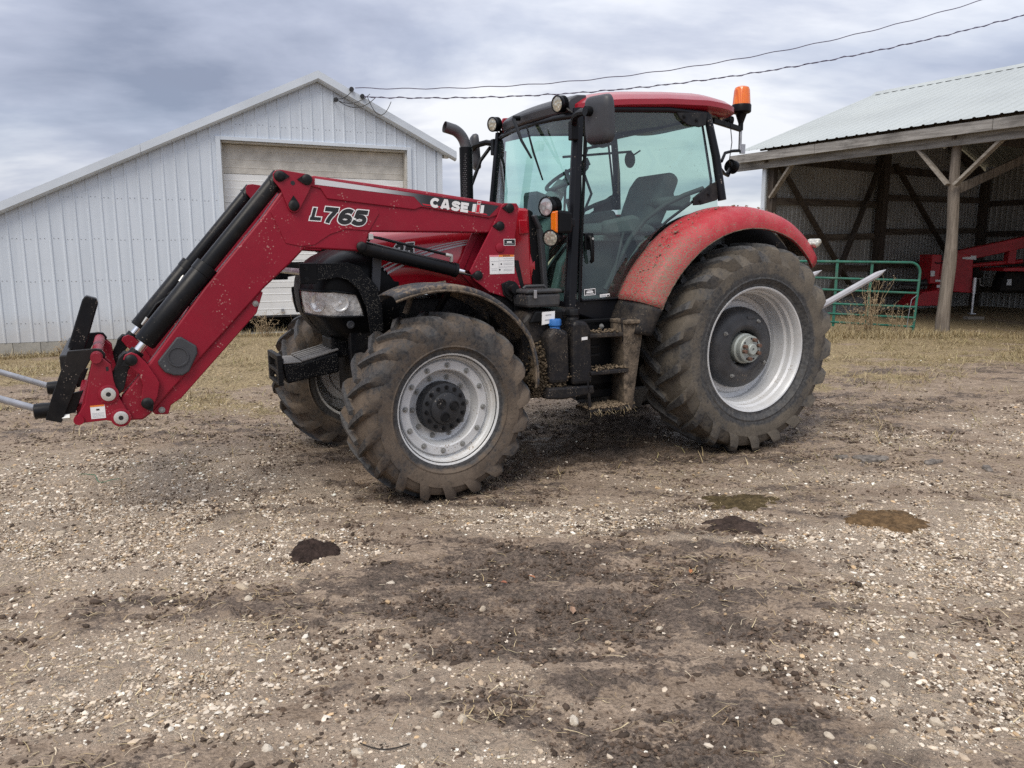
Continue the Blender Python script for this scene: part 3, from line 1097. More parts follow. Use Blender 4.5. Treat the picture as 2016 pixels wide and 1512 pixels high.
def white_shed():
    root = empty('white_shed', (-8.55, 12.7, 0), (0, 0, BETA))
    tag(root, 'white ribbed steel machine shed with long sloping roof and overhead door', 'shed')
    PK, SL = (5.42, 4.83), .482
    zroof = lambda u: PK[1] - SL * abs(u - PK[0])
    D0, D1, DT = 3.66, 7.13, 3.62
    UL, UR = -2.6, 7.83
    cuts = [UL]
    while cuts[-1] + .8 < UR:
        cuts.append(cuts[-1] + .8)
    cuts.append(UR)
    marks = sorted(set(cuts + [D0, D1, PK[0]]))
    ztop = lambda u: zroof(u) - .05
    for a, b in zip(marks[:-1], marks[1:]):
        if b - a < .02:
            continue
        mid = (a + b) / 2
        above = D0 < mid < D1
        lo = DT if above else .13
        p = ribbed(a, b, lambda u: lo, ztop, .2, .1)
        p.build('wall_panel', M_WHITE, root, 25)
    # screw rows on the siding
    for zrow in (.45, 1.15, 1.85, 2.55, 3.9):
        mb = MB()
        u = UL + .15
        while u < UR - .1:
            if zrow < ztop(u) - .15 and not (D0 - .05 < u < D1 + .05 and zrow < DT + .05):
                for du in (0, .065):
                    mb.cyl((u + du, .0, zrow + .01 * math.sin(9 * u)), (u + du, -.006, zrow + .01 * math.sin(9 * u)), .007, n=6)
            u += .2
        mb.build('screw_row', M_SCREW, root, 0)
    # roof planes
    for sgn, uend in ((-1, UL - .35), (1, UR + .28)):
        mb = MB()
        ue = uend
        n = 14
        for k in range(n):
            v0, v1 = -.16 + k * 12.4 / n, -.16 + (k + 1) * 12.4 / n
            pass
        a, b = (PK[0], zroof(PK[0]) + .05), (ue, zroof(ue) + .05)
        mb.add([(a[0], -.14, a[1]), (b[0], -.14, b[1]), (b[0], 12.2, b[1]), (a[0], 12.2, a[1]),
                (a[0], -.14, a[1] + .02), (b[0], -.14, b[1] + .02), (b[0], 12.2, b[1] + .02), (a[0], 12.2, a[1] + .02)],
               [(0, 1, 2, 3), (4, 7, 6, 5), (0, 4, 5, 1), (1, 5, 6, 2), (2, 6, 7, 3), (3, 7, 4, 0)])
        v = .1
        nrm = Vector((-SL * (-sgn) * -1, 0, 1)).normalized()
        while v < 12:
            p0, p1 = Vector((a[0], v, a[1] + .03)), Vector((b[0], v, b[1] + .03))
            mb.beam(p0, p1, .05, .025, (0, 0, 1))
            v += .3
        mb.build('roof', M_ROOF_W, root, 0)
        # rake trim in lengths, with the little lip below
        L = abs(ue - PK[0])
        cuts2 = [0]
        while cuts2[-1] + 3.05 < L:
            cuts2.append(cuts2[-1] + 3.05)
        cuts2.append(L)
        for s0, s1 in zip(cuts2[:-1], cuts2[1:]):
            mb = MB()
            ua, ub = PK[0] + sgn * s0, PK[0] + sgn * (s1 - .004)
            za, zb_ = zroof(ua), zroof(ub)
            prof = [(-.148, .085), (-.160, .085), (-.160, -.050), (-.13, -.080), (-.05, -.095), (-.05, -.08), (-.12, -.065), (-.148, -.04)]
            mb.grid([[(ua, y, za + z) for y, z in prof], [(ub, y, zb_ + z) for y, z in prof]], True)
            mb.build('rake_trim', M_WHITE_TRIM, root, 20)
    # eave soffit end at the low right corner
    MB().box((UR + .1, .0, zroof(UR) - .12), (.10, .10, .10)).build('eave_block', M_BEIGE, root)
    mb = MB()
    mb.prism([(UR - .09, .13), (UR + .012, .13), (UR + .012, zroof(UR) - .06), (UR - .09, zroof(UR) - .06)], -.034, -.027)
    mb.build('corner_trim', M_WHITE_TRIM, root, 0)
    # side and back walls so the shed is a real volume
    MB().box((UR - .02, 6.0, zroof(UR) / 2), (.03, 11.8, zroof(UR) - .1)).build('side_wall', M_WHITE, root, 0)
    MB().box((UL + .02, 6.0, zroof(UL) / 2), (.03, 11.8, zroof(UL) - .1)).build('side_wall', M_WHITE, root, 0)
    MB().prism([(UL, 0), (UR, 0), (UR, zroof(UR) - .05), (PK[0], PK[1] - .05), (UL, zroof(UL) - .05)], 11.9, 11.95).build('back_wall', M_WHITE, root, 0)
    # door opening trim
    for u0, u1, z0, z1 in ((D0 - .07, D0 + .01, .13, DT + .05), (D1 - .01, D1 + .07, .13, DT + .05), (D0 + .012, D1 - .012, DT - .012, DT + .05)):
        MB().box(((u0 + u1) / 2, -.008, (z0 + z1) / 2), (u1 - u0, .06, z1 - z0)).build('door_trim', M_WHITE_TRIM, root, 0, .004)
    for u in (D0 + .02, D1 - .02):
        MB().box((u, .13, 1.9), (.03, .2, 3.4)).build('door_jamb', M_BEIGE, root, 0)
    MB().box(((D0 + D1) / 2, .13, DT - .03), (D1 - D0 - .08, .2, .03)).build('door_lintel', M_BEIGE, root, 0)
    # overhead door, sections with pressed ribs, stopped short of the ground
    door = empty('overhead_door', (0, 0, 0), (0, 0, 0), root)
    z0, z1 = .44, DT - .05
    N = 6
    hs = (z1 - z0) / N
    for k in range(N):
        a, b = z0 + k * hs + .004, z0 + (k + 1) * hs - .004
        prof = [(.20, a)]
        for q in (.22, .50, .78):
            zc = a + (b - a) * q
            prof += [(.20, zc - .012), (.196, zc - .006), (.196, zc + .006), (.20, zc + .012)]
        prof += [(.20, b), (.235, b), (.235, a)]
        mb = MB().grid([[(D0 + .04, y, z) for y, z in prof], [(D1 - .04, y, z) for y, z in prof]], True)
        mb.build('door_section', M_BEIGE if k == N - 1 else M_DOOR, door, 20)
    MB().box((4.63, .17, z0 + .08), (.05, .02, .09)).build('door_latch', M_SCREW, door, 0, .003)
    MB().box(((D0 + D1) / 2, .21, z0 - .02), (D1 - D0 - .1, .03, .03)).build('bottom_seal', M_BLACKW, door, 0)
    # dark floor and room behind the gap
    MB().box(((D0 + D1) / 2, 3, .10), (D1 - D0 + 3, 5.8, .02)).build('shed_floor', M_BLOCK, root, 0)
    # concrete block footing
    blk = MB().box((0, 0, 0), (.392, .16, .190)).mesh('block', 0)
    for row, z in enumerate((.03, -.17)):
        u = UL + .2 + (.2 if row else 0)
        while u < UR:
            if not (D0 - .1 < u < D1 + .1):
                o = inst('concrete_block', blk, root, (u, .075 + random.uniform(-.003, .003), z))
                if not blk.materials:
                    blk.materials.append(M_BLOCK)
                bv = None
            u += .4
    MB().box(((UL + D0) / 2, .10, -.03), (D0 - UL, .15, .33)).build('footing_mortar', M_BLOCK, root, 0)
    # wire entry: insulators, loops of wire
    for u, z in ((6.02, 4.63), (6.22, 4.52), (5.72, 4.42)):
        mb = MB().lathe([(.0, -.02), (.035, -.02), (.045, .0), (.028, .012), (.040, .028), (.026, .045), (.0, .05)], (u, -.20, z), 12, 'y')
        mb.cyl((u, -.16, z), (u, .02, z), .012, n=8)
        mb.build('insulator', M_BLACKW, root, 40)
    return root


SHED = white_shed()


def shed_pt(u, v, z):
    return (-8.55 + u * math.cos(BETA) - v * math.sin(BETA), 12.7 + u * math.sin(BETA) + v * math.cos(BETA), z)


def sag(a, b, s, n=40, wav=0.0, f=0):
    a, b = Vector(a), Vector(b)
    out = []
    for i in range(n + 1):
        t = i / n
        p = a.lerp(b, t)
        p.z -= 4 * s * t * (1 - t)
        if wav:
            p.z += wav * math.sin(f * t)
        out.append(p)
    return out


M_CABLE = surf('weathered_cable', (.075, .06, .11), .6)
END1, END2 = Vector((10.26, 15.0, 6.70)), Vector((10.33, 15.0, 6.18))
mb = MB()
mb.tube(sag(shed_pt(6.08, -.23, 4.65), END1, .60, 90, .010, 110), .008, 6)
tag(mb.build('overhead_cable', M_CABLE), 'upper overhead power cable strung from the white shed gable', 'cable', 'overhead cables from the white shed')
mb = MB()
A2 = Vector(shed_pt(6.24, -.24, 4.50))
pts = sag(A2, END2, .52, 160, .006, 150)
mb.tube(pts, .0075, 6)
mb.tube([p + Vector((.0, .012 * math.sin(i * 1.5), .016 * math.cos(i * 1.5))) for i, p in enumerate(pts)], .006, 5)
tag(mb.build('overhead_cable', M_CABLE), 'lower twisted overhead power cable strung from the white shed gable', 'cable', 'overhead cables from the white shed')
for i, (a, b, s, lab) in enumerate((((5.72, -.24, 4.42), (6.45, -.26, 4.50), .16, 'drooping service wire loop nearest the shed gable'), ((5.74, -.24, 4.40), (6.35, -.25, 4.56), .10, 'short service wire under the gable insulators'),
                                    ((6.3, -.26, 4.5), (6.75, -.27, 4.45), .28, 'deep hanging wire loop on the shed rake'), ((6.02, -.23, 4.6), (5.74, -.24, 4.43), .05, 'short wire linking two insulators on the gable'))):
    mb = MB().tube(sag(shed_pt(*a), shed_pt(*b), s, 20), .007, 5)
    tag(mb.build('service_wire', M_BLACKW), lab, 'wire', 'service wires at the gable peak')

# ================================================================== OPEN POLE SHED
M_OLDWOOD = None


def wood(name, a, b, sc=1.0, axis='x'):
    t = NT(name)
    v = t.coord('Object')
    s = {'x': (1.2, 16, 16), 'y': (16, 1.2, 16), 'z': (16, 16, 1.2)}[axis]
    n = t.noise(1.0, 7, .7, t.mapped(v, tuple(q * sc for q in s)), .4)
    n2 = t.noise(2.2, 4, .6, v)
    c = t.mix(t.sstep(n, .3, .7), a, b)
    c = t.mix(t.math('MULTIPLY', t.sstep(n2, .5, .75), .5), c, tuple(q * .5 for q in a))
    return t.done(t.bsdf(c, .85, 0, t.bump(n, .6, .01), spec=.25))


W_FASCIA = wood('weathered_fascia', (.15, .14, .13), (.36, .345, .325), 1.0, 'x')
W_POLE = wood('weathered_pole', (.10, .082, .066), (.25, .215, .18), 1.0, 'z')
W_BRACE = wood('weathered_brace', (.18, .155, .13), (.33, .30, .26), 1.0, 'x')
W_DARK = wood('dark_timber', (.045, .036, .03), (.10, .082, .068), 1.0, 'z')
M_IN = surf('dull_galvanised_siding', (.34, .34, .33), .6, .25, var=.15, vscale=1.2, dust=.3, dustcol=(.2, .18, .15))
M_ROOF_G = surf('faded_pale_roof', (.385, .415, .41), .5, .0, var=.10, vscale=.6, dust=.35, dustcol=(.33, .35, .34), dscale=1.2)


def open_shed():
    root = empty('open_shed', (8.066, 14.30, 0), (0, 0, rad(121.02)))
    tag(root, 'open fronted pole shed with weathered timber posts and pale green metal roof', 'shed')
    X0, X1 = -9.0, 4.30
    YB = -8.9
    RY, RZ, EZ, EY = -4.45, 5.66, 3.90, .42
    slope = (RZ - EZ) / (EY - RY)
    # roof sheets, ribs running down the slope
    n = int((X1 + .62 - X0) / .9)
    for side in (0, 1):
        for k in range(n + 1):
            a = X0 + k * .9
            b = min(a + .9, X1 + .62)
            if b - a < .05:
                continue
            ye = EY if side == 0 else 2 * RY - EY
            prof = []
            q = a
            while q < b - 1e-6:
                e_ = min(q + .225, b)
                prof += [(q, 0), (q + .02, .018), (q + .05, .018), (q + .07, 0)]
                q = e_
            prof.append((b, 0))
            prof = [p for p in prof if p[0] <= b + 1e-6]
            mb = MB().grid([[(x, ye, EZ + z) for x, z in prof], [(x, RY, RZ + z) for x, z in prof]])
            mb.build('roof_sheet', M_ROOF_G, root, 20)
    mb = MB()
    mb.grid([[(x, RY - .18, RZ - .048) for i, x in enumerate(np.arange(X0, X1 + .63, .11))],
             [(x, RY, RZ + .06) for i, x in enumerate(np.arange(X0, X1 + .63, .11))],
             [(x, RY + .18, RZ - .048) for i, x in enumerate(np.arange(X0, X1 + .63, .11))]])
    mb.build('ridge_cap', M_ROOF_G, root, 0)
    # fascia boards, butted end to end
    for a, b in ((X0, -4.9), (-4.89, -.72), (-.71, 2.82), (2.83, 5.15)):
        MB().box(((a + b) / 2, .36, 3.755), (b - a, .045, .185)).build('fascia_board', W_FASCIA, root, 0, .004)
    MB().box((-1.9, .18, 3.60), (14.0, .05, .20)).build('eave_header', W_FASCIA, root, 0, .004)
    for k in range(14):
        y = .1 - k * .62
        if y > RY:
            z = EZ - .06 - (EY - y) * -slope
            MB().box((-2.1, y, z), (13.2, .04, .09)).build('purlin', W_DARK, root, 0)
    # rafters
    for x in (4.2, 0, -4.3, -8.6):
        MB().beam((x, .3, EZ - .20), (x, RY, RZ - .22), .05, .2).build('rafter', W_DARK, root, 0)
        MB().beam((x, RY, RZ - .22), (x, YB, EZ - .20), .05, .2).build('rafter', W_DARK, root, 0)
        MB().box((x + .05, RY, 3.72), (.05, 8.7, .18)).build('tie_beam', W_DARK, root, 0)
    # poles on the open side: round, crooked
    for x, seed in ((0, 1.0), (-4.3, 2.0), (-8.6, 3.3)):
        zs = np.linspace(-.2, 3.62, 16)
        pts = [(x + .03 * (z / 3.6) * 2.0 + .018 * math.sin(2.3 * z + seed), .02 * math.sin(1.7 * z + seed), z) for z in zs]
        rs = [.125 - .012 * z + .006 * math.sin(5 * z + seed) for z in zs]
        MB().tube(pts, rs, 14).build('pole', W_POLE, root, 60)
    MB().box((4.24, -.06, 1.75), (.15, .15, 3.75)).build('corner_post', W_DARK, root, 0, .006)
    # knee braces at the eave
    for a, b in (((3.56, .10, 3.58), (4.2, .03, 2.86)), ((.80, .13, 3.62), (.10, .13, 2.84)), ((-.90, .13, 3.65), (-.04, .15, 2.82)), ((-3.5, .13, 3.62), (-4.2, .13, 2.84))):
        MB().beam(a, b, .05, .13, (0, 1, 0)).build('knee_brace', W_BRACE, root, 0, .003)
    MB().beam((0.0, -.1, 2.78), (.0, -2.6, 3.55), .05, .16).build('knee_brace', W_POLE, root, 0)
    MB().cyl((.28, .03, 3.60), (.28, .03, 3.50), .03, n=10).build('lamp_socket', surf('white_ceramic', (.7, .7, .68), .4), root)
    # end wall seen from inside: siding outside, posts, girts, crossed braces
    gable = lambda y: (EZ if y > RY else EZ) + (slope * (EY - y) if y > RY else slope * (y - (2 * RY - EY))) - .05
    y = 0.05
    while y > YB:
        y2 = max(y - .9, YB)
        cut = [y2, y] if not (y2 < RY < y) else None
        for ya, yb in ([(y2, y)] if cut else [(y2, RY), (RY, y)]):
            p = ribbed(ya, yb, lambda u: .06, gable, .15, 0, .02, .05, .02)
            p.xf(Matrix(((0, -1, 0, X1 + .05), (1, 0, 0, 0), (0, 0, 1, 0), (0, 0, 0, 1))))
            p.build('wall_panel', M_IN, root, 20)
        y = y2
    MB().box((X1 + .05, .10, 1.9), (.10, .05, 3.6)).build('corner_trim', M_WHITE_TRIM, root, 0, .004)
    x = X1
    while x > X0:
        x2 = max(x - .9, X0)
        p = ribbed(x2, x, lambda u: .06, lambda u: EZ + .14, .15, 0, .02, .05, .02)
        p.xf(Matrix(((1, 0, 0, 0), (0, -1, 0, YB - .05), (0, 0, 1, 0), (0, 0, 0, 1))))
        p.build('wall_panel', M_IN, root, 20)
        x = x2
    for yy, w, tp in ((-4.05, .22, 5.2), (-8.75, .2, 3.8)):
        MB().box((4.16, yy, tp / 2), (.18, w, tp)).build('wall_post', W_DARK, root, 0, .004)
    for xx in (0, -4.3, -8.6):
        MB().box((xx, YB + .1, 1.9), (.18, .18, 3.8)).build('wall_post', W_DARK, root, 0, .004)
    W_GIRT = wood('dark_girt', (.07, .055, .045), (.15, .125, .10), 1.0, 'y')
    for ya, yb, za, zb in ((-.14, -3.94, 2.80, 2.84), (-4.16, -8.65, 3.02, 3.10), (-.14, -3.94, 1.95, 2.05), (-4.16, -8.65, 2.16, 2.26), (-.14, -3.94, 1.30, 1.24), (-4.16, -8.65, 1.32, 1.34),
                           (-.14, -3.94, .72, .60), (-4.16, -8.65, .58, .60)):
        MB().beam((4.25, ya, za), (4.25, yb, zb), .04, .15).build('girt', W_GIRT, root, 0)
    for z in (.6, 1.35, 2.16, 3.0):
        MB().beam((4.1, YB + .04, z), (X0, YB + .04, z), .04, .15).build('girt', W_DARK, root, 0)
    for a, b in (((4.14, -.19, 3.55), (4.14, -2.95, .85)), ((4.10, -3.85, 3.95), (4.10, -2.05, .45)), ((4.14, -4.45, 3.85), (4.14, -7.9, .95))):
        MB().beam(a, b, .04, .15, (1, 0, 0)).build('wall_brace', W_DARK, root, 0)
    return root


open_shed()

# ================================================================== GREEN GATE


def green_gate():
    root = empty('farm_gate', (7.54, 14.39, .1))
    tag(root, 'green tubular steel farm gate standing open beside the pole shed', 'gate')
    M = surf('green_gate_paint', (.020, .135, .095), .45, var=.2, vscale=6, speck=.35, speckcol=(.30, .28, .24), sscale=60, dust=.25, dustcol=(.25, .24, .2))
    r = .024
    # right stile with the top rail bent over into it
    pts = [(-3.4, 0, 1.38), (-.16, 0, 1.345)]
    for k in range(9):
        a = PI / 2 * k / 8
        pts.append((-.16 + .20 * math.sin(a), 0, 1.145 + .20 * math.cos(a)))
    pts += [(.02, 0, .6), (0, 0, .03)]
    MB().tube(pts, r, 10).build('top_rail', M, root, 50)
    for z0, z1 in ((1.09, 1.01), (.89, .78), (.64, .52), (.47, .32), (.33, .15)):
        MB().cyl((-3.4, 0, z0 + .02), (.02, 0, z1), r * .9, n=10).build('rail', M, root, 50)
    for x in (-3.35, -2.4, -1.51):
        MB().box((x, .0, .78), (.05, .014, 1.24)).build('brace_strap', M, root, 0, .003)
    MB().beam((-.85, .02, 1.33), (-.88, .02, .10), .05, .012, (0, 1, 0)).build('brace_strap', M, root, 0, .003)
    MB().tube([(0, -.03, .74), (-.06, -.05, .70), (-.10, -.05, .66), (-.12, -.04, .45), (-.15, -.05, .1)], .006, 6).build('chain', M_SCREW, root, 40)
    return root


green_gate()

# ================================================================== RED IMPLEMENT IN THE SHED
M_RED_OLD = surf('dull_red_paint', (.42, .012, .022), .45, var=.18, vscale=3, dust=.25, dustcol=(.22, .14, .11))
M_BLACK = surf('black_paint', (.006, .0065, .008), .34, spec=.22, var=.25, vscale=6, speck=.25, speckcol=(.20, .17, .14), sscale=70, dust=.12, dustcol=(.14, .12, .10))
M_WHITE_STK = surf('white_sticker', (.72, .73, .74), .45, var=.04)
M_GALV = surf('galvanised_steel', (.62, .63, .65), .38, .75, var=.15, vscale=8)
M_RUBBER_D = surf('dark_rubber', (.012, .012, .013), .75, spec=.2, var=.3, dust=.2)


def implement():
    root = empty('hay_mower', (10.6, 19.5, .12))
    tag(root, 'red hay mower with swing tongue parked deep inside the pole shed', 'farm implement')
    MB().prism([(-.22, .75), (.0, .75), (.02, 1.46), (-.22, 1.47)], -.3, .3).build('hitch_head', M_RED_OLD, root, 0, .02)
    MB().prism([(.0, .52), (.24, .52), (.26, 1.30), (.06, 1.32)], -.25, .25).build('hitch_head', M_RED_OLD, root, 0, .02)
    MB().prism([(-.70, .20), (-.55, .38), (-.40, .55), (-.05, .60), (.30, .50), (.28, .22)], -.35, .35).build('skid_plate', M_RED_OLD, root, 0, .015)
    MB().prism([(.38, .55), (.85, .52), (.80, 1.42), (.40, 1.53)], -.3, .3).build('gearbox_frame', M_RED_OLD, root, 0, .02)
    MB().prism([(.36, 1.30), (.80, 1.33), (2.6, 1.72), (3.6, 1.95), (3.6, 2.22), (2.5, 1.98), (.36, 1.53)], -.12, .12).build('tongue', M_RED_OLD, root, 0, .015)
    MB().cyl((.80, 0, 1.18), (2.2, 0, 1.30), .055, n=14).build('drive_shaft_guard', M_RED_OLD, root, 50)
    MB().prism([(1.78, 1.24), (1.98, 1.24), (1.98, 1.60), (1.80, 1.56)], -.1, .1).build('tongue_bracket', M_RED_OLD, root, 0, .01)
    MB().prism([(1.45, 1.06), (3.6, 1.06), (3.6, 1.20), (1.45, 1.14)], -.5, .5).build('header_frame', M_RED_OLD, root, 0, .01)
    MB().prism([(1.75, .55), (3.6, .55), (3.6, 1.04), (1.85, 1.04)], .05, .45).build('crop_housing', M_RUBBER_D, root, 0, .03)
    MB().prism([(1.90, .70), (2.02, .70), (2.01, .86), (1.92, .85)], .03, .045).build('sticker', M_WHITE_STK, root, 0)
    j = empty('jack_stand', (.86, -.35, 0), (0, 0, 0), root)
    MB().cyl((0, 0, .02), (0, 0, .55), .032, n=12).build('jack_tube', M_GALV, j, 50)
    MB().cyl((0, 0, .50), (0, 0, .90), .045, n=12).build('jack_sleeve', M_GALV, j, 50)
    MB().box((0, 0, .015), (.14, .14, .02)).build('jack_foot', M_GALV, j, 0)
    MB().tube([(.04, 0, .88), (.12, 0, .88), (.14, 0, .72), (.2, 0, .70)], .010, 6).build('jack_crank', M_GALV, j)
    MB().prism([(.52, 1.36), (.86, 1.34), (.86, 1.44), (.72, 1.44), (.72, 1.41), (.52, 1.40)], -.315, -.31).build('sticker', M_WHITE_STK, root, 0)
    MB().prism([(-.08, .66), (.18, .66), (.18, .72), (-.08, .72)], -.37, -.36).build('sticker', M_WHITE_STK, root, 0)
    MB().prism([(-.10, .80), (.06, .80), (.06, .85), (-.10, .85)], -.32, -.31).build('sticker', M_WHITE_STK, root, 0)
    MB().tube([(-.2, -.2, 1.32), (-.1, -.34, 1.25), (.1, -.34, 1.28), (.3, -.2, 1.36)], .016, 6).build('hydraulic_hose', M_BLACKW, root, 50)
    MB().tube([(-.2, -.1, .78), (-.45, -.1, .75), (-.75, -.1, .74)], [.10, .06, .045], 10).build('drive_shaft', M_BLACKW, root, 40)
    MB().tube([(-.75, -.1, .74), (-.88, -.1, .78), (-.95, -.1, .68)], .05, 8).build('shaft_yoke', M_BLACKW, root, 40)
    MB().box((-.18, -.31, 1.0), (.10, .03, .14)).build('manual_holder', M_WHITE_STK, root, 0, .01)
    return root


implement()
mb = MB().box((0, 0, 0), (.38, .2, .12))
o = mb.build('wood_block', W_BRACE, None, 0, .006)
o.location = (10.65, 17.7, .12)
tag(o, 'sawn timber block on the dirt beside the jack stand', 'timber block')


def weed(name, x, y, h, n, spread, label, seed):
    rg = random.Random(seed)
    root = empty(name, (x, y, float(ground_z(x, y)) - .01))
    tag(root, label, 'weed', 'dry weeds')
    mb, lf = MB(), MB()
    for i in range(n):
        a = rg.random() * 6.28
        L = h * rg.uniform(.5, 1.0)
        lean = rg.uniform(.05, spread)
        p = Vector((rg.gauss(0, .06), rg.gauss(0, .06), 0))
        pts = [p]
        d = Vector((math.cos(a) * lean, math.sin(a) * lean, 1)).normalized()
        for k in range(5):
            d = (d + Vector((rg.gauss(0, .09), rg.gauss(0, .09), -.03))).normalized()
            pts.append(pts[-1] + d * (L / 5))
        mb.tube(pts, [.005, .0045, .004, .0035, .003, .002], 4)
        for k in range(6):
            b = pts[rg.randint(1, 5)]
            dd = (d + Vector((rg.gauss(0, .6), rg.gauss(0, .6), rg.gauss(.1, .3)))).normalized()
            e = b + dd * rg.uniform(.05, .20)
            mb.tube([b, (b + e) / 2 + Vector((0, 0, .01)), e], [.0028, .002, .0014], 3)
            for q in range(2):
                c = e + Vector((rg.gauss(0, .015), rg.gauss(0, .015), rg.gauss(0, .015)))
                s = rg.uniform(.006, .014)
                lf.add([c + Vector((-s, 0, 0)), c + Vector((0, s * .5, s * .6)), c + Vector((s, 0, .3 * s)), c + Vector((0, -s * .5, -s * .5))], [(0, 1, 2, 3)])
    mb.build('stem', surf('dry_weed_stem', (.30, .22, .13), .8, var=.3, vscale=9), root, 0)
    lf.build('seed_head', surf('dry_weed_head', (.24, .18, .11), .85, var=.4, vscale=9), root, 0, merge=False)['kind'] = 'stuff'


weed('dry_weed', 6.60, 14.15, 1.15, 26, .45, 'tall bushy dry weed in front of the green gate', 3)
weed('dry_weed', 6.25, 14.05, .55, 14, .8, 'low sprawling dry weed at the left foot of the green gate', 4)
weed('dry_weed', 7.15, 14.15, .62, 12, .7, 'thin dry weed near the end stile of the green gate', 5)
weed('dry_weed', -4.55, 13.95, .5, 12, .9, 'brown dry weed under the raised overhead door', 6)
weed('dry_weed', -3.9, 14.35, .45, 10, .9, 'brown dry weed by the tractor nose under the overhead door', 7)
weed('dry_weed', -7.55, 12.85, .22, 12, .9, 'small dark weed against the block footing of the white shed', 8)
# ================================================================== TRACTOR
# local frame: x forward, y to its left, z up, origin on the ground below the rear axle
TR = empty('tractor', (1.496, 7.24, -.02), (0, .013, PI + .473))
tag(TR, 'red farm tractor with glazed cab and front loader, muddy wheels', 'tractor')

R_LOAD = surf('loader_red_paint', (.24, .006, .021), .42, coat=.0, spec=.32, var=.10, vscale=2.5, speck=.38, speckcol=(.42, .22, .20), sscale=55, dust=.10, dustcol=(.25, .12, .11))
R_HOOD = surf('hood_red_paint', (.40, .006, .018), .22, coat=.6, var=.06, vscale=2, speck=.12, speckcol=(.45, .25, .22), sscale=60, dust=.12, dustcol=(.40, .16, .15))
R_ROOF = surf('roof_red_paint', (.30, .008, .020), .32, coat=.3, var=.06, vscale=2)
BLK = M_BLACK
BLK_P = surf('black_plastic', (.005, .0054, .0065), .38, spec=.16, var=.2, vscale=5, speck=.15, speckcol=(.2, .17, .14), sscale=60)
BLK_MUD = surf('muddy_black_plastic', (.010, .010, .012), .5, spec=.25, var=.25, vscale=5, speck=.55, speckcol=(.19, .155, .115), sscale=70, dust=.34, dustcol=(.135, .106, .077), dscale=4.5, bump=.4, bscale=40)
CAKED = surf('caked_mud', (.115, .088, .062), .95, var=.65, vscale=22, bump=1.0, bscale=55, speck=.8, speckcol=(.23, .185, .14), sscale=90, dust=.6, dustcol=(.030, .027, .025), dscale=6)
CHAFF = surf('chaff_black_plastic', (.005, .0055, .007), .45, spec=.16, speck=.95, speckcol=(.17, .16, .14), sscale=110, var=.3)
GREY_P = surf('dark_grey_plastic', (.042, .044, .050), .45, var=.12, vscale=4, speck=.08, speckcol=(.3, .3, .28))
CHROME = surf('chrome_rod', (.75, .76, .78), .12, 1.0, var=.05)
STEEL = surf('bare_steel', (.45, .45, .46), .38, .9, var=.2, vscale=10)
ZINC = surf('zinc_plate', (.58, .58, .55), .42, .6, var=.15, vscale=12)
WHT = surf('white_print', (.78, .78, .78), .4, var=.03)
BLKPR = surf('black_print', (.015, .015, .017), .35, var=.05)
ORANGE_PR = surf('orange_print', (.75, .22, .03), .45, var=.05)
GREYPR = surf('grey_print', (.42, .43, .45), .45)
REDPR = surf('red_print', (.50, .012, .03), .4)
PINKPR = surf('pink_print', (.68, .20, .24), .4)
RIM_M = surf('silver_rim_paint', (.60, .61, .62), .38, .18, var=.07, vscale=5, dust=.22, dustcol=(.30, .25, .19), dscale=3.5, speck=.18, speckcol=(.22, .17, .12))
RIM_F = surf('muddy_silver_rim', (.60, .61, .61), .42, .15, var=.08, vscale=5, dust=.40, dustcol=(.33, .25, .165), dscale=4.5, speck=.3, speckcol=(.25, .19, .13))
CAST = surf('black_casting', (.009, .0095, .011), .5, spec=.22, var=.3, vscale=8, dust=.35, dustcol=(.10, .09, .08), speck=.2, speckcol=(.25, .22, .19), sscale=70)
BLUE = surf('blue_cap', (.035, .16, .46), .45, var=.12, vscale=20, speck=.2)
AMBER = None


def amber_mat():
    t = NT('amber_lens')
    w = t.n('ShaderNodeTexWave')
    w.inputs['Scale'].default_value = 28
    t.put(w.inputs['Vector'], t.coord())
    return t.done(t.bsdf(t.mix(w.outputs['Fac'], (.62, .11, .004), (.82, .20, .010)), .18, 0, None, .5, Subsurface_Weight=.35, Subsurface_Radius=(.02, .008, .003)))


AMBER = amber_mat()


def lens_mat(name, base=(.80, .80, .74), sc=60):
    t = NT(name)
    v = t.voro(sc)
    c = t.mix(t.sstep(v, .1, .55), base, tuple(q * .55 for q in base))
    return t.done(t.bsdf(c, .14, .55, t.bump(v, .8, .004), .6))


LED = lens_mat('led_lens', (.80, .78, .66), 42)
HALO = lens_mat('halogen_reflector', (.85, .85, .86), 22)


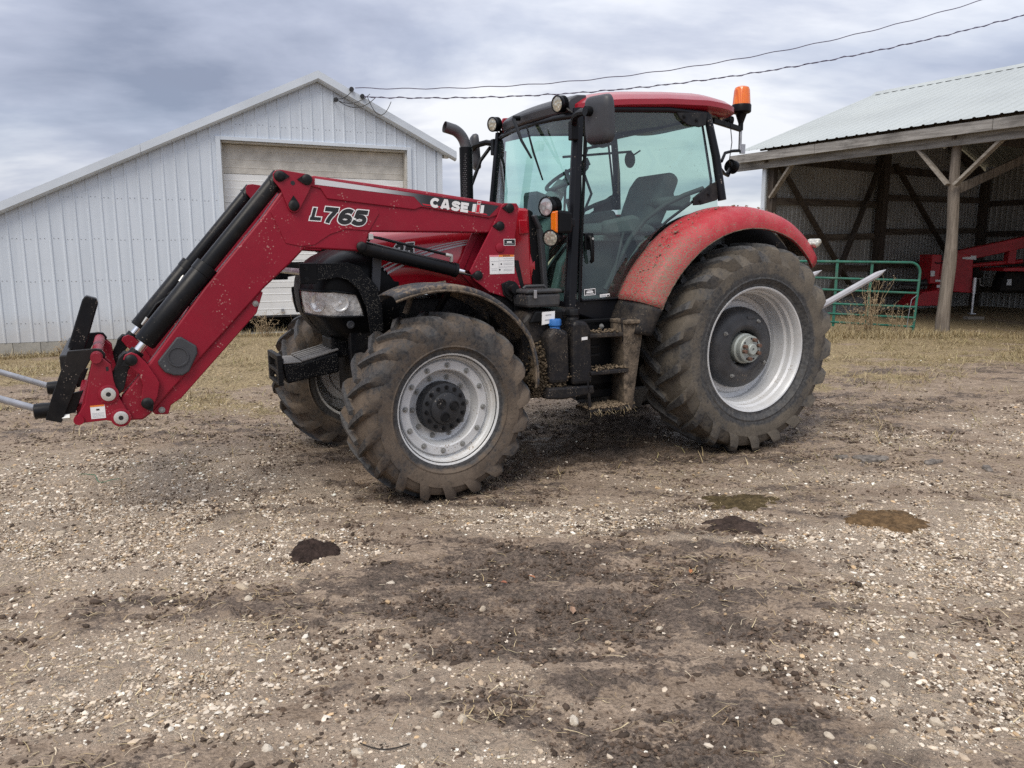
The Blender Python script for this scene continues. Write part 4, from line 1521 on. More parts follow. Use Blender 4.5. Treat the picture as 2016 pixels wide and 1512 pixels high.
def tyre_mat(name, bead, R, clean_w, mudc, mud2, cover):
    t = NT(name)
    x, y, z = t.sep(t.coord())
    r = t.math('SQRT', t.math('ADD', t.math('MULTIPLY', x, x), t.math('MULTIPLY', z, z)))
    n = t.noise(5.5, 6, .65)
    nf = t.noise(38, 6, .65)
    # streaks running outward from the rim
    rub = t.mix(t.sstep(nf, .3, .7), (.026, .027, .030), (.075, .075, .075))
    ring = t.math('SUBTRACT', t.math('ADD', r, t.math('MULTIPLY', t.math('SUBTRACT', n, .5), .10)), bead + clean_w)
    side = t.sstep(ring, -.012, .014)
    mc = t.mix(t.sstep(n, .35, .66), mudc, mud2)
    mc = t.mix(t.math('MULTIPLY', t.sstep(nf, .5, .7), .55), mc, tuple(q * .45 for q in mudc))
    fade = t.math('MULTIPLY', t.sstep(t.math('ADD', t.noise(2.6, 6, .7), t.math('MULTIPLY', t.math('SUBTRACT', nf, .5), .5)), .30, .56), cover)
    k = t.math('MULTIPLY', side, fade)
    worn = t.sstep(t.math('ADD', r, t.math('MULTIPLY', t.math('SUBTRACT', t.noise(14, 5, .6), .5), .05)), R + .010, R + .022)
    k = t.math('MULTIPLY', k, t.math('SUBTRACT', 1.0, t.math('MULTIPLY', worn, .96)))
    dustf = t.math('MULTIPLY', t.sstep(t.noise(9, 6, .7), .44, .75), .35)
    c = t.mix(t.math('MAXIMUM', k, dustf), rub, mc)
    return t.done(t.bsdf(c, t.fmix(k, .62, .95), 0, t.bump(t.math('ADD', nf, t.math('MULTIPLY', n, 1.2)), .40, .008), spec=.35))


T_REAR = tyre_mat('muddy_rear_tyre', .51, .82, .115, (.104, .088, .068), (.160, .136, .106), .82)
T_FRONT = tyre_mat('muddy_front_tyre', .375, .607, .035, (.098, .073, .053), (.158, .121, .089), .84)


def tyre(R, rb, W, nl, lh, lw, sweep):
    h = R - rb
    half = [(rb - .012, .395 * W), (rb + .012, .43 * W), (rb + .035, .435 * W), (rb + .045, .455 * W), (rb + .22 * h, .485 * W), (rb + .235 * h, .497 * W), (rb + .26 * h, .497 * W), (rb + .275 * h, .492 * W), (rb + .48 * h, .515 * W), (rb + .66 * h, .51 * W), (R - .10, .50 * W),
            (R - .055, .475 * W), (R - .022, .42 * W), (R - .006, .30 * W), (R, .15 * W), (R + .001, 0)]
    prof = half + [(r, -y) for r, y in reversed(half[:-1])]
    mb = MB().lathe(prof, n=96)
    # bars: from the middle of the tread out over the shoulder
    st = [(-.06, R - .01, -.06, R + lh), (.10, R - .01, .10, R + lh), (.24, R - .015, .24, R + lh - .002), (.36, R - .02, .365, R + lh - .006), (.44, R - .045, .46, R + lh - .016),
          (.475, R - .08, .512, R + lh - .050), (.49, R - .115, .522, R - .070), (.495, R - .135, .508, R - .115)]
    for side in (1, -1):
        for k in range(nl):
            th0 = 2 * PI * (k + (0.5 if side < 0 else 0)) / nl
            rows = []
            jit = (random.random() - .5) * .01
            for i, (yb, r0, yt, r1) in enumerate(st):
                s = i / (len(st) - 1)
                th = th0 + jit + sweep * (s ** .82)
                wb = (lw * (1.25 + 1.35 * s ** 1.3)) / R
                wt = (lw * (.66 + 1.05 * s ** 1.4)) / R
                if i == 0:
                    wt *= .8
                row = []
                for sgn, ww, yy, rr in ((-1, wb, yb, r0), (-1, wt, yt, r1), (1, wt, yt, r1), (1, wb, yb, r0)):
                    a = th + sgn * ww / 2
                    row.append((rr * math.cos(a), side * yy * W, rr * math.sin(a)))
                rows.append(row)
            mb.grid(rows)
            o = len(mb.v)
            mb.add(rows[0], [(0, 1, 2, 3)])
            mb.add(rows[-1], [(3, 2, 1, 0)])
    return mb


def bolt_mesh(r=.013, h=.016, washer=True):
    mb = MB().cyl((0, 0, 0), (0, h, 0), r, n=6)
    if washer:
        mb.cyl((0, -.002, 0), (0, h * .25, 0), r * 1.5, n=12)
    mb.cyl((0, h, 0), (0, h * 1.6, 0), r * .5, n=8)
    return mb.mesh('bolt', 30)


BOLT = bolt_mesh()
BOLT.materials.append(surf('dull_zinc_bolt', (.30, .30, .29), .5, .4, var=.2, vscale=20))
BOLT_D = bolt_mesh(.012, .012)
BOLT_D.materials.append(CAST)


def ring_bolts(parent, me, n, r, y, name='wheel_bolt', ph=0.0):
    for k in range(n):
        a = 2 * PI * k / n + ph
        inst(name, me, parent, (r * math.cos(a), y, r * math.sin(a)), (0, -a, 0))


def rear_wheel():
    w = empty('rear_wheel', (0, .90, .845), (0, 0, 0), TR)
    tyre(.82, .505, .525, 21, .045, .058, .30).build('tyre', T_REAR, w, 32)
    rim = [(.500, .190), (.512, .208), (.520, .222), (.514, .232), (.503, .228), (.490, .205), (.486, .165), (.470, .150), (.468, .125), (.474, .120), (.470, .100), (.455, .085), (.450, .02), (.447, .0), (.440, -.01), (.436, -.045), (.40, -.055), (.385, -.030), (.30, -.025), (.18, -.03), (.13, -.04), (.05, -.04)]
    MB().lathe(rim, n=72).build('rim', RIM_M, w, 28)
    MB().lathe([(.490, .19), (.470, -.2), (.500, -.215)], n=48).build('rim_back', RIM_M, w, 28)
    wt = [(.14, -.04), (.15, .075), (.158, .092), (.172, .102), (.205, .106), (.212, .102), (.250, .100), (.290, .088), (.318, .066), (.335, .035), (.342, .0), (.338, -.03)]
    MB().lathe(wt, n=56).build('wheel_weight', surf('dark_grey_weight', (.036, .037, .041), .5, var=.3, vscale=7, dust=.35, dustcol=(.11, .10, .09), dscale=5, speck=.15, bump=.2, bscale=40), w, 40)
    ring_bolts(w, BOLT, 4, .255, .096, ph=.55)
    hub = MB().lathe([(.125, -.04), (.125, .10), (.112, .11), (.112, .155), (.105, .164), (.048, .164), (.046, .188), (.040, .194), (.012, .194), (.010, .18), (.0, .18)], n=40)
    hub.build('hub', surf('grey_green_hub', (.36, .39, .37), .5, .3, var=.12, vscale=9, dust=.3), w, 30)
    RUST = surf('rusty_bolt', (.16, .095, .07), .7, .4, var=.3, vscale=30)
    me = MB().cyl((0, 0, 0), (0, .035, 0), .016, n=8).mesh('lug', 30)
    me.materials.append(RUST)
    for k, a in enumerate((.35, -.15, 2.8, 3.6, -1.3, 1.9)):
        inst('hub_bolt', me, w, (.080 * math.cos(a), .162, .080 * math.sin(a)))
    for k in range(7):
        a = .7 + k * .9
        MB().cyl((.088 * math.cos(a), .16, .088 * math.sin(a)), (.088 * math.cos(a), .1655, .088 * math.sin(a)), .009, n=8).build('hub_hole', BLKPR, w, 30)
    MB().box((.13 * math.cos(2.0), .10, .255), (.09, .012, .02)).build('part_plate', GREY_P, w, 0)
    return w


RW = rear_wheel()
rw2 = copy_tree(RW, TR)
rw2.location = (0, -.90, .845)
rw2.rotation_euler = (0, 0, PI)


def front_wheel():
    w = empty('front_wheel', (2.71, .905, .625), (0, .12, .078), TR)
    tyre(.607, .372, .435, 19, .040, .042, .36).build('tyre', T_FRONT, w, 32)
    rim = [(.365, .150), (.378, .165), (.386, .178), (.380, .186), (.371, .182), (.360, .165), (.356, .140), (.346, .132), (.344, .122), (.352, .116), (.346, .098), (.328, .090), (.326, .06), (.320, .05)]
    MB().lathe(rim, n=64).build('rim', RIM_F, w, 28)
    disc = [(.330, .030), (.328, .104), (.322, .110), (.268, .110), (.260, .104), (.246, .055), (.238, .030), (.222, .022), (.13, .020), (.05, .02)]
    MB().lathe(disc, n=64).build('wheel_disc', RIM_M, w, 28)
    MB().lathe([(.36, .15), (.34, -.15), (.365, -.17)], n=48).build('rim_back', RIM_F, w, 28)
    ring_bolts(w, BOLT, 12, .294, .110, ph=.2)
    ring_bolts(w, BOLT, 10, .206, .024, ph=.1)
    hub = MB().lathe([(.176, .0), (.176, .085), (.168, .102), (.155, .108), (.115, .112), (.108, .130), (.098, .136), (.0, .138)], n=48)
    hub.build('hub', surf('grey_black_hub', (.020, .0215, .025), .5, var=.25, vscale=9, dust=.2, dustcol=(.1, .09, .08), speck=.3, speckcol=(.22, .2, .18)), w, 30)
    ring_bolts(w, BOLT_D, 14, .138, .107, 'hub_bolt')
    for k in range(3):
        a = .9 + k * 2 * PI / 3
        MB().lathe([(.034, .136), (.034, .146), (.028, .147), (.025, .141), (.0, .141)], (.058 * math.cos(a), 0, .058 * math.sin(a)), 16).build('hub_plug', CAST, w, 30)
    return w


FWH = front_wheel()
fw2 = copy_tree(FWH, TR)
fw2.location = (2.86, -.82, .625)
fw2.rotation_euler = (0, .2, PI + .078)

# ---------------------------------------------------------------- chassis
MB().box((2.35, 0, .95), (1.5, .50, .74)).build('engine_block', CAST, TR, 0, .03)
MB().box((.75, 0, .86), (2.0, .62, .80)).build('transmission', CAST, TR, 0, .04)
MB().cyl((0, -.72, .845), (0, .72, .845), .14, n=24).build('rear_axle', CAST, TR, 40)
MB().beam((2.71, -.70, .62), (2.71, .70, .62), .20, .18).build('front_axle', CAST, TR, 0, .03)
for s in (1, -1):
    MB().lathe([(.0, .62), (.16, .62), (.17, .70), (.15, .86), (.10, .90)], (2.71, 0 if s > 0 else -1.5, .625), 24).build('steering_knuckle', CAST, TR, 35)
    MB().box((2.35, s * .30, 1.02), (1.6, .06, .34)).build('loader_subframe', BLK, TR, 0, .01)
# front casting with slatted top
fc = MB()
fc.prism([(3.20, .80), (3.58, .745), (3.605, .885), (3.46, .890), (3.20, .950)], -.19, .19)
fc.build('front_support', CHAFF, TR, 0, .012)
DUSTY = surf('dusty_casting', (.20, .195, .19), .6, var=.25, vscale=9, speck=.3)
for y in (.12, .045, -.03, -.105):
    MB().beam((3.47, y, .905), (3.22, y, .967), .032, .014).build('support_slat', DUSTY, TR, 0, .005)
for y in (.183, -.183):
    MB().beam((3.47, y, .906), (3.20, y, .972), .022, .016).build('support_rail', DUSTY, TR, 0, .004)
MB().beam((3.535, -.192, .896), (3.535, .192, .896), .13, .012).build('support_rail', DUSTY, TR, 0, .004)
fp = MB()
for a, b, c, d in ((-.20, .20, .915, .955), (-.20, .20, .735, .760), (-.20, .20, .822, .850), (-.20, -.15, .761, .821), (.15, .20, .761, .821), (-.20, -.15, .851, .914), (.15, .20, .851, .914)):
    fp.box((3.625, (a + b) / 2, (c + d) / 2), (.035, b - a, d - c))
fp.build('front_plate', CAST, TR, 0, .004, merge=False)
MB().box((3.60, 0, .85), (.02, .30, .15)).build('front_recess', BLKPR, TR, 0)
MB().box((3.14, .0, .98), (.20, .30, .16)).build('support_neck', CHAFF, TR, 0, .02)

# ---------------------------------------------------------------- nose and hood
NZ = [(1.045, 3.24, .27), (1.09, 3.31, .33), (1.16, 3.37, .37), (1.235, 3.42, .40), (1.30, 3.435, .415), (1.40, 3.445, .42), (1.46, 3.44, .42), (1.53, 3.42, .415), (1.60, 3.375, .40), (1.655, 3.30, .37), (1.695, 3.19, .31), (1.725, 3.05, .24)]


def nose_pt(z, s, off=0.0):
    """point of the nose skin at height z; s = 0 at the middle of the front, 1 where it meets the hood side"""
    for (z0, x0, w0), (z1, x1, w1) in zip(NZ[:-1], NZ[1:]):
        if z <= z1:
            break
    f = min(max((z - z0) / (z1 - z0), 0), 1)
    xf, w = x0 + (x1 - x0) * f, w0 + (w1 - w0) * f
    xb = 2.80
    a = abs(s)
    if a < .42:
        q = a / .42
        x, y = xf - .05 * q * q, w * .55 * q
    elif a < .62:
        q = (a - .42) / .2
        t = q * PI / 2
        x, y = xf - .05 - .13 * (1 - math.cos(t)), w * (.55 + .43 * math.sin(t))
    else:
        q = (a - .62) / .38
        x, y = (xf - .18) + (xb - xf + .18) * q, w * (.98 + .05 * q)
    if off:
        nx = 1 - min(max((a - .3) / .3, 0), 1)
        x += off * nx
        y += off * (1 - nx)
    return (x, math.copysign(y, s), z)


mb = MB()
zs = list(np.linspace(1.045, 1.725, 26))
mb.grid([[nose_pt(z, s) for s in np.linspace(-1, 1, 49)] for z in zs])
top = [nose_pt(1.725, s) for s in np.linspace(-1, 1, 49)]
mb.add(top, [tuple(range(49))])
mb.build('nose_cowl', BLK_P, TR, 40)
MB().grid([[nose_pt(z, s, .004) for s in np.linspace(-.20, .20, 12)] for z in np.linspace(1.08, 1.56, 12)]).build('grille', surf('black_grille', (.012, .012, .013), .6, bump=1.0, bscale=260), TR, 40)


def headlight(sgn):
    h = empty('headlight', (0, 0, 0), (0, 0, 0), TR)
    zt = lambda q: 1.415 - .012 * q - .02 * max(0, q - .75) * 4
    zb = lambda q: 1.240 - .022 * q
    S = np.linspace(.22, .775, 20)
    rows, rim = [], []
    for i in range(9):
        f = i / 8
        row = []
        for k, s in enumerate(S):
            q = k / 19
            z = zb(q) + (zt(q) - zb(q)) * f
            # the lamp narrows to the back edge along its top corner
            ss = s - (.035 * f * f) * (1 if k > 12 else 0) * (k - 12) / 7
            row.append((z, ss))
        rows.append(row)
    MB().grid([[nose_pt(z, sgn * s, .004) for z, s in r] for r in rows]).build('reflector', HL_IN, h, 60)
    MB().grid([[nose_pt(z, sgn * s, .017) for z, s in r] for r in rows]).build('lens', HL_LENS, h, 60)
    loop = [rows[0][k] for k in range(20)] + [r[-1] for r in rows[1:]] + [rows[-1][k] for k in range(18, -1, -1)] + [r[0] for r in reversed(rows[:-1])]
    MB().tube([nose_pt(z, sgn * s, .012) for z, s in loop], .010, 6).build('lamp_bezel', BLK_P, h, 40)
    for s, r in ((.50, .062), (.645, .060)):
        c = Vector(nose_pt(1.325, sgn * s, .003))
        mb = MB().lathe([(r, .010), (r * .9, -.004), (r * .5, -.016), (.012, -.018), (.012, .006), (0, .008)], (0, 0, 0), 24, 'y')
        mb.xf(Matrix.Translation(c) @ Matrix.Rotation(0 if sgn > 0 else PI, 4, 'Z') @ Matrix.Rotation(-.75 if s < .6 else -.25, 4, 'Z'))
        mb.build('lamp_bowl', BOWL, h, 40)
        continue
        mr = MB().lathe([(r, .008), (r + .006, .009), (r + .006, .003), (r, .002)], (0, 0, 0), 28, 'y')
        mr.xf(Matrix.Translation(c) @ Matrix.Rotation(0 if sgn > 0 else PI, 4, 'Z') @ Matrix.Rotation(-.75 if s < .6 else -.25, 4, 'Z'))
        mr.build('bowl_ring', GREY_P, h, 40)


def hl_mats():
    t = NT('headlight_reflector')
    v = t.voro(26)
    n = t.noise(9, 4)
    c = t.mix(t.sstep(n, .35, .7), (.50, .50, .50), (.95, .95, .94))
    a = t.done(t.bsdf(c, .30, .12, t.bump(v, .7, .010)))
    return a, glow_free_glass('headlight_lens', (.97, .97, .97), .03, .10, (.75, .74, .7))


HL_IN, HL_LENS = hl_mats()
BOWL = surf('bright_bowl', (.88, .88, .88), .2, .4, var=.10, vscale=20)
headlight(1)
headlight(-1)
c = Vector(nose_pt(1.165, .66, .004))
MB().lathe([(.028, -.004), (.028, .012), (.018, .014), (.014, .009), (0, .009)], c, 18).build('tow_plug', GREY_P, TR, 30)

# hood: lofted from the slanted seam at the nose back to the cowl
HP = [(.425, 1.385), (.455, 1.44), (.470, 1.52), (.462, 1.60), (.448, 1.655), (.452, 1.70), (.440, 1.76), (.385, 1.835), (.25, 1.885), (0, 1.905)]


def hood_pt(j, t):
    y, z = HP[j]
    seam = 2.775 + (z - 1.385) * .66
    rear = 1.735 + (1.95 - z) * -.04
    x = seam + (rear - seam) * t
    dz = (z - 1.40) / .5
    zz = z + (.095 * t - .085 * (1 - t) ** 1.5) * max(dz, 0) ** 1.2
    yy = y + .035 * t * (1 if j < 7 else .5) - (.03 * (1 - t) if j > 0 else .01)
    # swelling crease that sweeps up to the back
    if 2 <= j <= 5:
        yy += .022 * math.sin(PI * min(max((t - .05) / .9, 0), 1)) * (1 if j in (3,) else -.35 if j == 5 else .4)
    return x, yy, zz


for s in (1, -1):
    rows = []
    for i in range(25):
        t = i / 24
        rows.append([(hood_pt(j, t)[0], s * hood_pt(j, t)[1], hood_pt(j, t)[2]) for j in range(len(HP))])
    o = MB().grid(rows).build('hood_side', R_HOOD, TR, 30)
    sub = o.modifiers.new('subdivision', 'SUBSURF')
    sub.levels = sub.render_levels = 2
HOOD_L = [q for q in TR.children if q.name.startswith('hood_side')][0]


def hood_surface(x, z, off=.004):
    best = None
    for i in range(60):
        t = i / 59
        for j in range(len(HP) - 2):
            a, b = hood_pt(j, t), hood_pt(j + 1, t)
            if a[2] <= z <= b[2] and b[2] > a[2]:
                f = (z - a[2]) / (b[2] - a[2])
                xx = a[0] + (b[0] - a[0]) * f
                if best is None or abs(xx - x) < best[0]:
                    best = (abs(xx - x), a[1] + (b[1] - a[1]) * f)
    return (x, (best[1] if best else .45) + off, z)


def stripe(p0, p1, p2, w0, w1, mat):
    L, Rr = [], []
    for i in range(15):
        t = i / 14
        x = (1 - t) ** 2 * p0[0] + 2 * t * (1 - t) * p1[0] + t * t * p2[0]
        z = (1 - t) ** 2 * p0[1] + 2 * t * (1 - t) * p1[1] + t * t * p2[1]
        w = w0 + (w1 - w0) * t
        L.append(hood_surface(x, z + w / 2, .007))
        Rr.append(hood_surface(x, z - w / 2, .007))
    MB().grid([L, Rr]).build('hood_stripe', mat, HOOD_L, 60)


stripe((2.93, 1.565), (2.6, 1.72), (2.22, 1.755), .010, .006, GREYPR)
stripe((2.91, 1.545), (2.6, 1.70), (2.22, 1.742), .014, .008, GREYPR)
stripe((2.885, 1.522), (2.6, 1.675), (2.22, 1.728), .018, .010, GREYPR)
# rear hood flank, cowl strip, red latch
MB().prism([(1.955, 1.40), (1.735, 1.395), (1.765, 1.985), (1.86, 1.99), (1.99, 1.75)], .40, .50).build('hood_rear_panel', R_HOOD, TR, 0, .02)
MB().prism([(1.775, 1.80), (1.855, 1.79), (1.86, 1.90), (1.79, 1.90)], .50, .512).build('hood_latch', R_HOOD, TR, 0, .008)
MB().prism([(1.735, 1.38), (1.65, 1.38), (1.70, 1.86), (1.745, 1.97), (1.775, 1.98)], .36, .50).build('cowl_strip', BLK_P, TR, 0, .012)
MB().prism([(1.66, 1.38), (1.62, 1.38), (1.655, 1.80), (1.72, 1.94), (1.75, 1.93), (1.70, 1.83)], .44, .54).build('cowl_strip', GREY_P, TR, 0, .008)
MB().box((1.73, 0, 1.70), (.10, .84, .55)).build('bulkhead', BLK_P, TR, 0, .02)
MB().grid([[(1.78, y, 1.97 - .10 * (abs(y) / .46) ** 4 + .02) for y in np.linspace(-.46, .46, 17)], [(1.62, y, 1.96 - .12 * (abs(y) / .46) ** 4) for y in np.linspace(-.46, .46, 17)]]).build('cowl_top', BLK_P, TR, 40)

# front guard of bent plate with the silver crossbar
for s in (1, -1):
    y0 = s * .50
    g = MB().prism([(3.50, 1.600), (3.18, 1.602), (3.10, 1.575), (2.98, 1.43), (2.955, 1.30), (2.95, 1.12), (3.045, 1.08), (3.065, 1.29), (3.12, 1.42), (3.19, 1.485), (3.26, 1.505), (3.50, 1.470)], y0 - .006, y0 + .006)
    g.build('front_guard', CHAFF if s > 0 else BLK, TR, 0, .003)
    MB().prism([(3.515, 1.605), (3.40, 1.605), (3.40, 1.465), (3.515, 1.465)], y0 - .012, y0 + .014).build('guard_plate', BLK_P, TR, 0, .006)
    for z in (1.575, 1.497):
        o = inst('guard_bolt', BOLT_D, TR, (3.475, y0 + .015, z))
    MB().prism([(2.93, 1.68), (2.99, 1.68), (3.02, 1.40), (2.96, 1.40)], s * .475 - .01, s * .475 + .01).build('guard_stay', GREY_P, TR, 0)
MB().cyl((3.49, -.50, 1.545), (3.49, .50, 1.545), .022, n=16).build('guard_crossbar', STEEL, TR, 40)
# ---------------------------------------------------------------- front fenders


def front_fender(s):
    f = empty('front_fender', (2.71, s * .90, .625), (0, 0, .078), TR)
    rows = []
    for i in range(33):
        t = i / 32
        a = rad(66 + 108 * t)
        r = .845 - .03 * t - .06 * max(0, t - .75) / .25
        row = []
        for k, (dy, dr) in enumerate(((-.26, -.06), (-.245, -.012), (-.15, .0), (0, .004), (.12, .0), (.155, -.012), (.165, -.045))):
            taper = 1 - .35 * max(0, .12 - t) / .12
            row.append(((r + dr) * math.cos(a), s * dy * taper, (r + dr) * math.sin(a)))
        rows.append(row)
    o = MB().grid(rows).build('fender_shell', FEND_M, f, 40)
    so = o.modifiers.new('thickness', 'SOLIDIFY')
    so.thickness = .010
    lip = [Vector(r[-1]) for r in rows]
    MB().tube(lip, .009, 6).build('fender_lip', CAKED, f, 40)
    MB().tube([(.10, -s * .26, .62), (.06, -s * .25, .74), (-.02, -s * .20, .80), (-.15, -s * .12, .825)], .022, 8).build('fender_bracket', CAKED, f, 40)
    MB().tube([(-.1, -s * .32, .2), (-.15, -s * .30, .6), (-.2, -s * .15, .80)], .025, 8).build('fender_bracket', BLK, f, 40)


def fender_mat():
    t = NT('muddy_fender_plastic')
    g = t.n('ShaderNodeNewGeometry')
    n = t.noise(5, 6, .7)
    nf = t.noise(40, 5, .6)
    c = t.mix(t.sstep(n, .48, .66), (.050, .052, .058), (.125, .10, .075))
    c = t.mix(t.math('MULTIPLY', g.outputs['Backfacing'], 0.0), c, (.1, .08, .06))
    k = t.sstep(t.math('ADD', n, t.math('MULTIPLY', nf, .3)), .60, .74)
    c = t.mix(k, c, (.20, .155, .11))
    return t.done(t.bsdf(c, .7, 0, t.bump(nf, .5, .006), spec=.4))


FEND_M = fender_mat()
front_fender(1)
front_fender(-1)

# ---------------------------------------------------------------- exhaust
MB().cyl((1.835, -.5, 1.55), (1.838, -.5, 2.545), .056, n=28).build('exhaust_shield', BLK_P, TR, 50)
hole = MB().box((0, 0, 0), (.004, .004, .011)).mesh('slot', 0)
mb = MB()
for k in range(46):
    z = 1.72 + k * .017
    for j, a in enumerate((.5, .75, 1.0)):
        aa = a + (0.12 if k % 2 else 0)
        mb.cyl((1.836 + .056 * math.cos(aa), -.5 + .056 * math.sin(aa), z), (1.836 + .0568 * math.cos(aa), -.5 + .0568 * math.sin(aa), z), .0045, n=6)
o = mb.build('shield_perforation', surf('vent_hole', (.10, .105, .11), .5), TR, 0, merge=False)
o['kind'] = 'stuff'
mb = MB()
pts = [(1.838, -.5, 2.53)]
for k in range(11):
    a = rad(70) * k / 10
    pts.append((1.838 + .16 * (1 - math.cos(a)), -.5, 2.53 + .165 * math.sin(a)))
pts.append((2.03, -.5, 2.705))
mb.tube(pts, [.052] * len(pts), 24, caps=False)
mb.tube(list(reversed([(p[0], p[1], p[2]) for p in pts])), [.047] * len(pts), 24, caps=False)
mb.build('exhaust_elbow', surf('grey_exhaust', (.085, .088, .095), .45, .2, var=.2, vscale=7, speck=.25, speckcol=(.5, .48, .46), sscale=30), TR, 50, merge=False)

# ---------------------------------------------------------------- cab
AL = [Vector((1.555, .765, 1.27)), Vector((1.425, .672, 2.66))]
CL = [Vector((.085, .755, 2.08)), Vector((.195, .668, 2.74))]
side_y = lambda z: .765 - (z - 1.27) * .0669
CABF = surf('cab_frame_black', (.007, .0075, .010), .28, var=.15, vscale=5, speck=.12, speckcol=(.2, .18, .16), spec=.22)
INT = surf('cab_interior_grey', (.20, .21, .205), .75, var=.12, vscale=3)
INT_D = surf('cab_interior_dark', (.06, .062, .064), .7, var=.15, vscale=3)
SEATM = surf('seat_fabric', (.17, .18, .18), .85, var=.12, vscale=6, bump=.3, bscale=120)
HEAD = surf('headliner_grey', (.30, .31, .30), .85, var=.08)
G_SIDE = glow_free_glass('green_tinted_glass', (.66, .81, .765), .015, .05, (.30, .33, .31))
G_WIND = glow_free_glass('windscreen_glass', (.66, .92, .885), .015, .04, (.45, .5, .48))


def mir(v, s):
    return Vector((v[0], s * v[1], v[2]))


for s in (1, -1):
    a, b = mir(AL[0], s), mir(AL[1], s)
    mb = MB()
    sect = [(-.045, -.030), (.045, -.040), (.055, .0), (.030, .030), (-.035, .026)]
    low = [a + Vector((dx, s * dy, -.05)) for dx, dy in sect]
    mid = [a.lerp(b, .5) + Vector((dx * .85, s * dy, 0)) for dx, dy in sect]
    hi = [b + Vector((dx * .8, s * dy, .05)) for dx, dy in sect]
    mb.grid([low, mid, hi], True)
    mb.build('front_pillar', CABF, TR, 30, .006)
    MB().tube([a + Vector((-.055, s * .03, .0)), a.lerp(b, .5) + Vector((-.052, s * .03, 0)), b + Vector((-.05, s * .03, 0))], .009, 6).build('door_seal', BLK_P, TR, 50)
    c0, c1 = mir(CL[0], s), mir(CL[1], s)
    MB().tube([c0 + Vector((.0, 0, -.02)), c0.lerp(c1, .5) + Vector((-.012, 0, 0)), c1], [.036, .036, .032], 10).build('rear_pillar', CABF, TR, 50)
    # lower cab sill
    MB().prism([(1.60, 1.29), (1.02, 1.29), (.98, 1.15), (1.30, 1.12), (1.60, 1.22)], s * .60, s * .755).build('cab_sill', CABF, TR, 0, .012)
    # hinge covers of the door at the rear pillar
    z0 = [(.53, 2.735), (.215, 2.755), (.235, 2.655), (.30, 2.635), (.42, 2.645), (.50, 2.69)]
    MB().prism(z0, lambda x, z: s * (side_y(z) + .012), lambda x, z: s * (side_y(z) + .030)).build('hinge_cover', CAST, TR, 0, .006)
    z1 = [(.375, 2.075), (.19, 2.19), (.115, 2.215), (.09, 2.12), (.13, 2.06), (.30, 2.02), (.375, 2.015)]
    MB().prism(z1, lambda x, z: s * (side_y(z) + .012), lambda x, z: s * (side_y(z) + .034)).build('hinge_cover', CAST, TR, 0, .006)
    for x, z in ((.46, 2.705), (.335, 2.685), (.315, 2.05), (.225, 2.105)):
        inst('hinge_bolt', BOLT_D, TR, (x, s * (side_y(z) + .030), z), (0, 0, 0 if s > 0 else PI))


